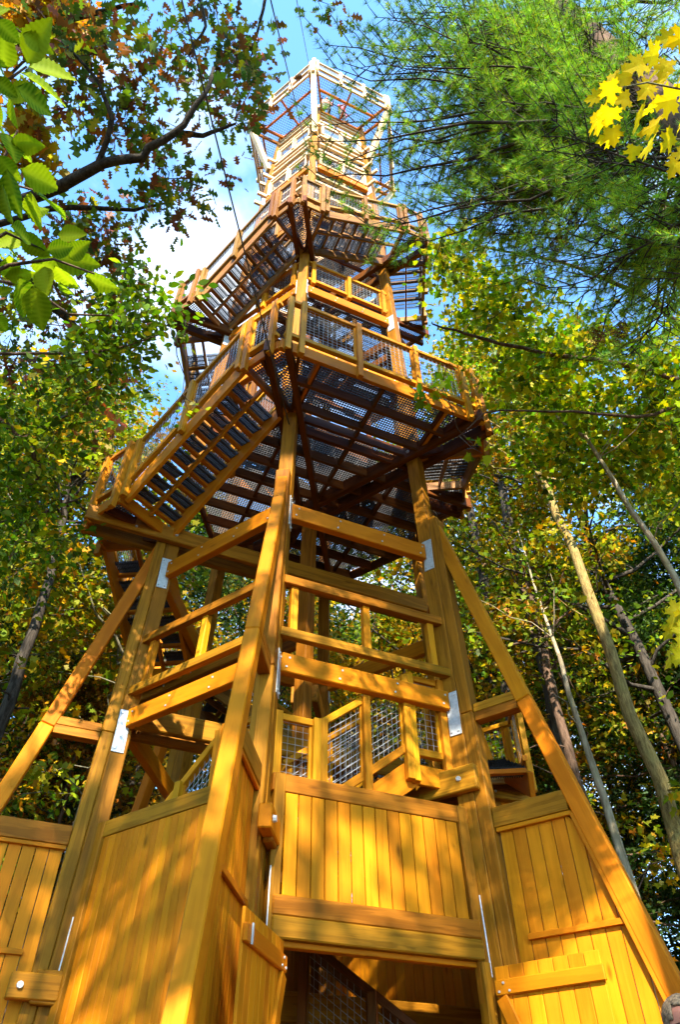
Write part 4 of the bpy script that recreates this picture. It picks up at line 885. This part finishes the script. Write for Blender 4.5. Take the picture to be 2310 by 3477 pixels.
limb_tree('maple_tree', 'broad green maple turning yellow right of the decks', (7.4, -1.4, 0),
  [([(7.4, -1.4, 0), (7.2, -1.3, 5), at(2420, 1250, 12), at(2250, 700, 15)], 0.22, 0.09), (A((2400, 1320, 11.5), (2150, 1240, 11), (1850, 1200, 10.5), (1600, 1140, 10.2), (1470, 1100, 10)), 0.05, 0.012), (A((2420, 1200, 11.8), (2200, 1010, 11.5), (1950, 900, 11.2), (1600, 830, 11)), 0.05, 0.012),
   (A((2400, 1330, 11.5), (2200, 1420, 10.5), (1950, 1400, 10), (1660, 1390, 9.6), (1560, 1480, 9.4)), 0.03, 0.006), (A((2300, 900, 13), (2000, 760, 12.5), (1700, 820, 12)), 0.04, 0.012)],
  [([(1540, 900), (1640, 900), (1850, 1080), (2310, 1180), (2310, 1500), (2000, 1480), (1780, 1400), (1690, 1330), (1600, 1180), (1540, 1050)], 10.4, 13.5, 130), ([(1760, 1400), (2310, 1480), (2310, 1720), (1950, 1700), (1760, 1580)], 11, 14, 64), ([(1500, 840), (1580, 840), (1560, 960), (1510, 940)], 11, 12, 9), ([(1480, 850), (1700, 900), (1760, 1300), (1650, 1350), (1500, 1150)], 15, 18, 34)],
  42, 0.09, 'maple', GM, [4, 4, 4, 2, 2], 'bark_brown', cl_r=0.42, flat=0.4, extra=[(1470, 1335, 8.2, 0.15), (1500, 1300, 8.3, 0.13), (1450, 1360, 8.2, 0.12), (1600, 1500, 8.6, 0.1), (1640, 1540, 8.8, 0.1), (1520, 1230, 8.6, 0.15)])

# ------------------------------------------------------------------ white pine on the right
def pine():
    tp = at(2040, 190, 10.2); base = np.array([tp[0]+0.25, tp[1]-0.05, 0.0]); o = empty('white_pine', None, tuple(base))
    tk = Tubes(); ax = wobble(base, (tp[0]-0.1, tp[1], 22), 14, 0.008); tk.add(ax-base, 0.24, 0.05, 12)
    br = Tubes(); tips = []; dirs = []
    regs = [([(1230, 60), (1500, 0), (2310, 0), (2310, 480), (1900, 400), (1500, 420), (1350, 300)], 8.2, 12, 84, 1.35), ([(1450, 400), (1820, 360), (1820, 1010), (1680, 950), (1540, 800), (1460, 600)], 8.6, 11, 52, 1.3), ([(1800, 360), (2310, 450), (2310, 1050), (1900, 1040), (1800, 1000)], 6.6, 9.6, 46, 1.3),
            ([(1050, 110), (1200, 30), (1330, 280), (1420, 420), (1440, 640), (1380, 640), (1300, 420), (1150, 260)], 8.8, 10.6, 15, 0.75), ([(1040, 440), (1150, 360), (1130, 620), (1060, 620)], 8.4, 9.2, 5, 0.7), ([(1230, 760), (1370, 740), (1380, 850), (1270, 890)], 7.6, 8.2, 4, 0.8), ([(1380, 560), (1450, 560), (1450, 800), (1390, 760)], 8.6, 9.6, 5, 0.7), ([(1750, 1050), (2310, 1050), (2310, 1250), (2000, 1230)], 8, 9.6, 9, 0.9)]
    def inside(poly, px, py):
        ins = False; j = len(poly)-1
        for i in range(len(poly)):
            if (poly[i][1] > py) != (poly[j][1] > py) and px < (poly[j][0]-poly[i][0])*(py-poly[i][1])/(poly[j][1]-poly[i][1])+poly[i][0]: ins = not ins
            j = i
        return ins
    for poly, d0, d1, cnt, dens in regs:
        xs = [p[0] for p in poly]; ys = [p[1] for p in poly]; got = 0
        while got < cnt:
            px, py = random.uniform(min(xs), max(xs)), random.uniform(min(ys), max(ys))
            if not inside(poly, px, py): continue
            got += 1; e_ = at(px, py, random.uniform(d0, d1)); hd = math.hypot(e_[0]-base[0], e_[1]-base[1])
            z0 = max(2.5, e_[2]-0.22*hd+random.uniform(-0.3, 0.3)); j = np.interp(z0, ax[:, 2], np.arange(14)); k0 = int(min(12, j)); s_ = ax[k0]+(ax[k0+1]-ax[k0])*(j-k0)
            pl = wobble(s_, e_, 9, 0.05, 0.05); L_ = np.linalg.norm(e_-s_); br.add(pl-base, min(0.026, 0.006*L_+0.005), 0.004, 6)
            d = unit(e_-s_); nt_ = int(L_*4.2*dens)+5
            for k in range(nt_):
                u = 1-0.8*((k+random.random())/nt_)**1.1; q = pl[0]*0; f = u*8; i0 = int(min(7, f)); q = pl[i0]+(pl[i0+1]-pl[i0])*(f-i0)
                sd_ = unit(np.cross(d, [0, 0, 1]))*(1 if k % 2 else -1); td = unit(d*0.75+sd_*random.uniform(0.5, 1.1)+np.array([0, 0, random.uniform(-0.15, 0.3)]))
                l2 = random.uniform(0.22, 0.6)*(1.25-0.5*u); en = q+td*l2; br.add([q-base, (q+en)/2-base+rng.standard_normal(3)*0.015, en-base], 0.006, 0.003, 4)
                m_ = max(2, int(l2/0.088))
                for t in range(m_): tips.append(q+(en-q)*(0.42+0.58*(t+1)/m_)+rng.standard_normal(3)*0.02); dirs.append(td)
            tips.append(e_); dirs.append(d)
    for k in range(34):   # upper whorls, above the frame
        z0 = 12.5+9*k/34; a = k*2.4; L_ = (22.5-z0)*0.34+0.6; s_ = np.array([np.interp(z0, ax[:, 2], ax[:, 0]), np.interp(z0, ax[:, 2], ax[:, 1]), z0]); d = np.array([math.cos(a)*0.95, math.sin(a)*0.95, 0.25]); e_ = s_+d*L_
        if e_[2] < 17.5 and e_[1] > -6.0: continue
        pl = wobble(s_, e_, 9, 0.05, 0.03); br.add(pl-base, 0.03, 0.004, 5)
        for t in range(int(L_*7)):
            u = 0.25+0.75*random.random(); f = u*8; i0 = int(min(7, f)); q = pl[i0]; td = unit(d+rng.standard_normal(3)*0.7); en = q+td*random.uniform(0.2, 0.55); br.add([q-base, en-base], 0.005, 0.003, 4)
            for w_ in (0.4, 0.7, 1.0): tips.append(q+(en-q)*w_); dirs.append(td)
    tips, dirs = np.array(tips)-base, np.array(dirs); k = 34; n = len(tips)*k
    D = unit(np.repeat(dirs, k, 0)*0.75+unit(rng.standard_normal((n, 3)))*0.95+np.array([0, 0, 0.12])); Cn = np.repeat(tips, k, 0)
    cl = palette(n, [(0.17, 0.37, 0.03), (0.33, 0.50, 0.03), (0.10, 0.26, 0.05), (0.55, 0.50, 0.03)], [4, 4, 2, 1], 0.15)
    cl *= (1+0.2*rng.standard_normal((len(tips), 1))).clip(0.5, 1.6).repeat(k, 0)
    me = leaf_mesh('needles', Cn, D, unit(rng.standard_normal((n, 3))), 0.088*np.clip(1+0.2*rng.standard_normal(n), 0.6, 1.4), cl, [(0, 0.024), (1, 0), (0, -0.024)], 'needle', 0.1)
    link('trunk', tk.mesh('trunk', 'bark_brown'), o, world=False); link('branches', br.mesh('branches', 'bark_dark'), o, world=False)['kind'] = 'stuff'
    Cd = np.repeat(np.array([at(2030, 1140, 7.6), at(2105, 1125, 7.8), at(1652, 255, 9.0), at(1905, 820, 8.2)])-base, 220, 0); Cd = Cd+rng.standard_normal(Cd.shape)*np.array([0.05, 0.05, 0.06])
    dn = leaf_mesh('dead_needles', Cd, unit(rng.standard_normal(Cd.shape)+np.array([0, 0, -0.9])), unit(rng.standard_normal(Cd.shape)), np.full(len(Cd), 0.11), palette(len(Cd), [(0.22, 0.075, 0.02), (0.12, 0.045, 0.015)], [1, 1]), [(0, 0.03), (1, 0), (0, -0.03)], 'needle', 0.1)
    q_ = link('dead_needles', dn, o, world=False); q_['kind'] = 'stuff'; q_['label'] = 'rust brown clumps of dead needles'
    link('crown', me, o, world=False); return tag(o, 'white pine with long needle tufts filling the upper right', 'tree')
pine()

# ------------------------------------------------------------------ near leaves, each its own piece
def leaf_grid(name, mat, outline, nrow, teeth, corr):
    """near leaf: 5 columns by nrow rows, toothed edge, corrugated between side veins; local x along the midrib, length 1"""
    vs, fs, ve = [], [], []
    for i in range(nrow+1):
        x_ = i/nrow; w_ = outline(x_); odd = i % 2
        for c in (-1, -0.5, 0, 0.5, 1):
            tw = w_*(1+teeth*(1 if odd else -1)) if abs(c) == 1 else w_
            xx = x_+0.10*abs(c)*(1-x_)*0.9+(0.012 if odd and abs(c) == 1 else 0)
            vs.append((xx, c*tw, abs(c)*w_*0.32+corr*(1 if odd else -1)*(0.7 if c else 0)-0.10*x_*x_)); ve.append(0.75 if c == 0 else (0.4 if odd else 0.0))
    for i in range(nrow):
        for c in range(4): fs.append((i*5+c, i*5+c+1, (i+1)*5+c+1, (i+1)*5+c))
    me = mesh(name, vs, fs, mat, True); a = me.attributes.new('vein', 'FLOAT', 'POINT'); a.data.foreach_set('value', ve); return me
beech_me = [leaf_grid('leaf', 'beech_leaf', lambda x: 0.31*math.sin(math.pi*min(1, x**0.85))**0.85*(1-0.32*x)+0.003, 20, 0.06, c) for c in (0.012, 0.018)]
def flat_leaf(name, mat, sh):
    c = (0.30, 0.0, 0.0); vs = [c]+[(x_, y_, 0.12*abs(y_)-0.10*x_*x_) for x_, y_ in sh]; k = len(sh)
    me = mesh(name, vs, [(0, 1+i, 1+(i+1) % k) for i in range(k)], mat); a = me.attributes.new('vein', 'FLOAT', 'POINT'); a.data.foreach_set('value', [0.7]+[0.0]*k); return me
MAP2 = [(0, 0), (0.02, 0.10), (-0.10, 0.22), (0.0, 0.30), (-0.06, 0.46), (0.08, 0.42), (0.14, 0.50), (0.22, 0.34), (0.34, 0.44), (0.40, 0.62), (0.48, 0.50), (0.60, 0.56), (0.52, 0.34), (0.50, 0.20), (0.66, 0.22), (0.74, 0.30), (0.80, 0.14), (1, 0)]
MAP2 = MAP2+[(x_, -y_) for x_, y_ in MAP2[-2:0:-1]]
ymap_me = flat_leaf('leaf', 'yellow_maple_leaf', MAP2); gmap_me = flat_leaf('leaf', 'green_maple_leaf', MAP2)
def put_leaf(me, p, q, nrm, parent, wid=1.0):
    p, q = Vector(p), Vector(q); x_ = q-p; L_ = x_.length; x_.normalize(); n_ = Vector(nrm); n_ = (n_-x_*n_.dot(x_)).normalized(); y_ = n_.cross(x_)
    M = Matrix((x_*L_, y_*L_*wid, n_*L_)).transposed().to_4x4(); M.translation = p
    o = bpy.data.objects.new('leaf', me); col.objects.link(o); o.parent = parent; o.matrix_basis = pworld(parent).inverted() @ M; return o
BL = [((85, 225), (165, 55)), ((85, 225), (262, 258)), ((60, 240), (232, 350)), ((45, 290), (185, 388)), ((40, 290), (45, 432)), ((10, 240), (12, 90)), ((-30, 330), (0, 430)), ((50, 440), (98, 562)), ((20, 450), (58, 545)), ((60, 570), (204, 645)), ((20, 565), (62, 745)), ((100, 640), (130, 785)),
      ((120, 655), (228, 735)), ((5, 620), (32, 765)), ((30, 765), (115, 822)), ((60, 790), (165, 872)), ((20, 800), (50, 880)), ((90, 830), (192, 862)), ((150, 850), (252, 838)), ((170, 870), (336, 902)), ((180, 895), (262, 992)), ((280, 930), (400, 987)), ((150, 900), (152, 1005)), ((30, 860), (32, 955)), ((60, 930), (92, 1085)), ((110, 960), (142, 1125)),
      ((-10, 900), (38, 932)), ((-10, 1000), (42, 978)), ((200, 955), (252, 1012)), ((300, 940), (332, 992)), ((-40, 180), (25, 260)), ((-60, 60), (30, 20)), ((-50, 470), (15, 500)), ((-40, 690), (20, 720)), ((-30, 1060), (25, 1130)), ((70, 110), (180, 180)), ((-20, 520), (70, 620)), ((190, 800), (290, 790)), ((230, 880), (300, 820)), ((-20, 150), (95, 100)), ((20, 330), (130, 300)), ((-30, 260), (60, 330)), ((30, 480), (150, 500)), ((-20, 640), (90, 700)), ((60, 700), (160, 720)), ((-30, 840), (80, 790)), ((10, 940), (120, 930)), ((-20, 60), (70, 150)), ((100, 880), (210, 930)), ((40, 1000), (130, 1050)), ((-20, 380), (30, 500))]
sap = empty('beech_sapling', None, (0.35, -8.15, 0)); BD = 1.35
stem = [np.array([0.35, -8.15, 0]), np.array([0.3, -8.12, 1.0]), at(-220, 1250, BD+0.05), at(-150, 700, BD+0.05), at(-120, 100, BD+0.1)]
tw = Tubes(); tw.add(np.array(stem), 0.016, 0.006, 7)
for pts in (((-150, 700), (0, 560), (60, 440)), ((-130, 350), (0, 290), (90, 225)), ((-190, 1000), (30, 900), (180, 880), (320, 930)), ((-150, 720), (20, 620), (110, 645)), ((-170, 900), (20, 790), (150, 850)), ((-120, 120), (0, 60), (70, 110))):
    tw.add(np.array([at(*p, BD+0.02) for p in pts]), 0.0045, 0.0016, 5)
lk = link('stem', tw.mesh('stem', 'bark_brown'), sap)
for i, (p, q) in enumerate(BL):
    d0 = BD+random.uniform(-0.08, 0.12); d1 = d0+random.uniform(-0.05, 0.05); n_ = -_f+0.55*rng.standard_normal(3)
    put_leaf(beech_me[i % 2], at(*p, d0), at(*q, d1), n_, sap, 1.12)
tag(sap, 'beech sapling with large toothed green leaves close at the left edge', 'sapling')
def maple_sprig(name, label, rootxy, me, spots, D_, stems, size):
    o = empty(name, None, (rootxy[0], rootxy[1], 0)); t_ = Tubes()
    for k, s_ in enumerate(stems): t_.add(np.array(s_), 0.014 if k == 0 else 0.004, 0.005 if k == 0 else 0.0015, 6)
    link('stem', t_.mesh('stem', 'bark_grey'), o)
    for px, py, ang, L_ in spots:
        d0 = D_+random.uniform(-0.15, 0.2); a = math.radians(ang); n_ = -_f+0.5*rng.standard_normal(3)
        p = at(px, py, d0); put_leaf(me, p, at(px+L_*math.cos(a), py+L_*math.sin(a), d0+random.uniform(-0.06, 0.06)), n_, o, random.uniform(0.85, 1.1))
    return tag(o, label, 'sapling')
sp = []
for px, py in ((2300, 160), (2250, 170), (2200, 230), (2150, 260), (2280, 260), (2230, 310), (2170, 330), (2110, 300), (2060, 300), (2030, 320), (2000, 370), (1990, 420), (2040, 410), (2100, 380), (2180, 400), (2260, 380), (2300, 430), (2130, 420), (2060, 500), (2040, 480), (2200, 460), (2250, 500), (2180, 520), (2120, 540), (2300, 560), (2260, 590), (2230, 250), (2290, 330), (2180, 290), (2310, 230)):
    sp.append((px+40, py-45, random.uniform(80, 180), random.uniform(55, 98)))
rt = at(2560, 500, 2.9); maple_sprig('maple_sapling', 'maple sapling with bright yellow leaves close at the right edge', (rt[0], rt[1]), ymap_me, sp, 2.35,
  [[(rt[0], rt[1], 0), (rt[0], rt[1], 1.5), rt], A((2560, 500, 2.7), (2400, 320, 2.4), (2200, 280, 2.35), (2050, 310, 2.35)), A((2560, 500, 2.7), (2380, 470, 2.4), (2180, 480, 2.35)), A((2400, 320, 2.4), (2290, 190, 2.35)), A((2560, 500, 2.7), (2310, 560, 2.4))], 0.1)
sp = [(px+30, py-40, random.uniform(90, 160), random.uniform(60, 95)) for px, py in ((2275, 2090), (2305, 2130), (2265, 2150), (2290, 2205), (2262, 2240), (2300, 2265), (2310, 2170), (2305, 2065))]
rt2 = at(2600, 2300, 3.2); maple_sprig('maple_sapling', 'maple sapling with yellow-green leaves at the right edge halfway down', (rt2[0], rt2[1]), gmap_me, sp, 2.6,
  [[(rt2[0], rt2[1], 0), (rt2[0], rt2[1], 0.8), rt2], A((2600, 2300, 3.2), (2400, 2150, 2.7), (2290, 2110, 2.6)), A((2600, 2300, 3.2), (2380, 2230, 2.7), (2280, 2220, 2.6))], 0.1)
# ------------------------------------------------------------------ people
def cap_arrays(p0, p1, r0, r1, k=12, rows=4):
    p0, p1 = Vector(p0), Vector(p1); d = (p1-p0).normalized(); u = d.cross(Vector((0.3, 0.5, 0.8))).normalized(); v_ = d.cross(u); vs, fs = [], []
    rings = [(p0-d*r0*math.cos(a), r0*math.sin(a)) for a in (0.05, 0.6, 1.1)]+[(p0.lerp(p1, i/rows), r0+(r1-r0)*i/rows) for i in range(rows+1)]+[(p1+d*r1*math.cos(a), r1*math.sin(a)) for a in (1.1, 0.6, 0.05)]
    for c, r in rings:
        for j in range(k): a = 2*math.pi*j/k; vs.append(c+(u*math.cos(a)+v_*math.sin(a))*r)
    n = len(rings)
    for i in range(n-1):
        for j in range(k): fs.append((i*k+j, i*k+(j+1) % k, (i+1)*k+(j+1) % k, (i+1)*k+j))
    fs += [tuple(range(k))[::-1], tuple((n-1)*k+j for j in range(k))]; return vs, fs
def ell_arrays(c, rx, ry, rz, k=20, m_=14):
    vs, fs = [], []; c = Vector(c)
    for i in range(m_+1):
        th = math.pi*(i+0.02)/(m_+0.04)
        for j in range(k): a = 2*math.pi*j/k; vs.append(c+Vector((rx*math.sin(th)*math.cos(a), ry*math.sin(th)*math.sin(a), rz*math.cos(th))))
    for i in range(m_):
        for j in range(k): fs.append((i*k+j, (i+1)*k+j, (i+1)*k+(j+1) % k, i*k+(j+1) % k))
    fs += [tuple(range(k)), tuple(m_*k+j for j in range(k))[::-1]]; return vs, fs
def solid(name, pieces, mat, parent, vox):
    vs, fs = [], []
    for v, f in pieces: b0 = len(vs); vs += v; fs += [tuple(i+b0 for i in q) for q in f]
    o = link(name, mesh(name, vs, fs, mat, True), parent, world=False)
    r = o.modifiers.new('skin', 'REMESH'); r.mode = 'VOXEL'; r.voxel_size = vox; r.use_smooth_shade = True
    s_ = o.modifiers.new('soft', 'SMOOTH'); s_.factor = 0.5; s_.iterations = 3
    return o
def person(label, loc, rz, Hh, top, bottom, hair, vox=0.011, arm=(0.1, 0.25), glasses=False, look=0.0):
    """standing figure, face towards local +x"""
    k = Hh/1.78; o = empty('person', None, loc); o.rotation_euler = (0, 0, rz); o.scale = (k, k, k)
    c_, e_ = cap_arrays, ell_arrays; body = []; shirt = []; trous = []
    # head: skull, face, jaw, nose, ears, brow, lips
    hx = 0.02
    body += [e_((hx-0.012, 0, 1.685), 0.098, 0.076, 0.095), e_((hx+0.018, 0, 1.63), 0.078, 0.064, 0.088), e_((hx+0.045, 0, 1.578), 0.042, 0.046, 0.030), c_((hx+0.086, 0, 1.662), (hx+0.112, 0, 1.624), 0.010, 0.016), e_((hx+0.100, 0.012, 1.622), 0.012, 0.011, 0.010), e_((hx+0.100, -0.012, 1.622), 0.012, 0.011, 0.010),
             e_((hx+0.082, 0, 1.688), 0.016, 0.050, 0.011), e_((hx+0.086, 0, 1.598), 0.012, 0.026, 0.007), e_((hx+0.084, 0, 1.587), 0.012, 0.023, 0.007), c_((-0.01, 0, 1.44), (0.005, 0, 1.60), 0.062, 0.056)]
    for s in (-1, 1):
        body += [e_((hx-0.012, s*0.076, 1.645), 0.024, 0.011, 0.034), e_((hx+0.068, s*0.034, 1.64), 0.022, 0.020, 0.018)]
    torso = [e_((0, 0, 1.33), 0.115, 0.185, 0.13), e_((0.005, 0, 1.18), 0.11, 0.155, 0.17), e_((0.01, 0, 1.03), 0.115, 0.16, 0.12), e_((-0.01, 0, 0.94), 0.115, 0.17, 0.10)]
    body += torso; shirt += [e_((0, 0, 1.335), 0.127, 0.198, 0.135), e_((0.005, 0, 1.18), 0.125, 0.172, 0.18), e_((0.01, 0, 1.02), 0.132, 0.178, 0.13), c_((-0.01, 0, 1.40), (-0.005, 0, 1.475), 0.09, 0.068)]
    trous += [e_((-0.01, 0, 0.93), 0.125, 0.178, 0.105)]
    for s in (-1, 1):
        sh = Vector((-0.01, s*0.185, 1.40)); el = Vector((arm[0]*0.3, s*0.235, 1.12)); wr = Vector((arm[1], s*0.22, 0.90))
        body += [c_(sh, el, 0.055, 0.042), c_(el, wr, 0.042, 0.027)]; shirt += [c_(sh, el, 0.070, 0.056), c_(el, el.lerp(wr, 0.1), 0.056, 0.054)]
        d = (wr-el).normalized(); pal = wr+d*0.055; body += [e_(pal, 0.038, 0.020, 0.048)]
        for q in range(4):
            b0 = pal+d*0.035+Vector((0.030-0.020*q, 0, 0)); m0 = b0+d*(0.034-0.004*abs(q-1.4))+Vector((0, -s*0.006, 0)); body += [c_(b0, m0, 0.0095, 0.009, 8, 1), c_(m0, m0+d*0.030+Vector((0, -s*0.016, 0)), 0.009, 0.0075, 8, 1)]
        t0 = pal+Vector((0.036, 0, 0.02)); body += [c_(t0, t0+d*0.035+Vector((0.022, -s*0.006, 0)), 0.011, 0.010, 8, 1), c_(t0+d*0.035+Vector((0.022, -s*0.006, 0)), t0+d*0.062+Vector((0.024, -s*0.016, 0)), 0.010, 0.008, 8, 1)]
        hp = Vector((-0.01, s*0.095, 0.90)); kn = Vector((0.015, s*0.105, 0.49)); an = Vector((-0.02, s*0.105, 0.09))
        body += [c_(hp, kn, 0.085, 0.057), c_(kn, an, 0.057, 0.038), c_(an-Z*0.045, an+Vector((0.17, s*0.02, -0.058)), 0.036, 0.030)]
        trous += [c_(hp, kn, 0.100, 0.074), c_(kn, an, 0.074, 0.062)]
        link('shoe', mesh('shoe', *(lambda a: a)(cap_arrays(an-Z*0.048, an+Vector((0.19, s*0.02, -0.052)), 0.046, 0.040)), 'trousers', True), o, world=False)
    solid('body', body, 'skin', o, vox); solid('shirt', shirt, top, o, vox*1.2); solid('trousers', trous, bottom, o, vox*1.2)
    # hair: shell over crown and back of the skull with strands lifted unevenly
    vs, fs = ell_arrays((hx-0.016, 0, 1.692), 0.108, 0.086, 0.104, 48, 36); keep = []
    for i, v in enumerate(vs):
        q = v-Vector((hx-0.016, 0, 1.692)); f = 1+0.022*math.sin(37*q.y+11*q.z)+0.016*math.sin(61*q.x+23*q.y)+0.010*rng.standard_normal(); vs[i] = Vector((hx-0.016, 0, 1.692))+q*f
    for f in fs:
        c = sum((vs[i] for i in f), Vector())/len(f); q = c-Vector((hx, 0, 1.692))
        if len(f) == 4 and (q.z > 0.055-0.0*q.x or (q.x < 0.012 and q.z > -0.085 and not (abs(q.y) > 0.05 and q.x > -0.02 and q.z < -0.01))) and not (q.x > 0.062 and q.z < 0.072): keep.append(f)
    hm = link('hair', mesh('hair', vs, keep, hair, True), o, world=False); sm = hm.modifiers.new('thick', 'SOLIDIFY'); sm.thickness = 0.012
    if glasses:
        g = link('sunglasses', None, o, world=False) if False else empty('sunglasses', o)
        for s in (-1, 1):
            link('lens', mesh('lens', *ell_arrays((hx+0.104, s*0.034, 1.655), 0.007, 0.029, 0.023, 14, 8), 'lens_black', True), g, world=False)
            v, f = tube_arrays([(hx+0.100, s*0.062, 1.663), (hx+0.07, s*0.080, 1.664), (hx-0.005, s*0.088, 1.660), (hx-0.03, s*0.086, 1.640)], [0.003]*4, 6); link('temple_arm', mesh('temple_arm', v, f, 'lens_black', True), g, world=False)
        v, f = tube_arrays([(hx+0.108, -0.008, 1.662), (hx+0.112, 0, 1.665), (hx+0.108, 0.008, 1.662)], [0.003]*3, 6); link('bridge', mesh('bridge', v, f, 'lens_black', True), g, world=False)
    return tag(o, label, 'person')
hp = at(2296, 3390, 4.7)
person('grey-haired person in dark sunglasses standing at the bottom right corner', (hp[0], hp[1], 0), math.radians(-66), hp[2], 'shirt_blue', 'trousers', 'hair_grey', glasses=True)
person('person in salmon clothes on the crown platform, nearer the front corner', (0.26, -1.46, 27.42), math.radians(-70), 1.62, 'salmon_cloth', 'trousers', 'dark_hair', 0.022)
person('person in a bright pink top on the crown platform', (0.79, -1.17, 27.42), math.radians(-30), 1.6, 'pink_cloth', 'trousers', 'dark_hair', 0.022)
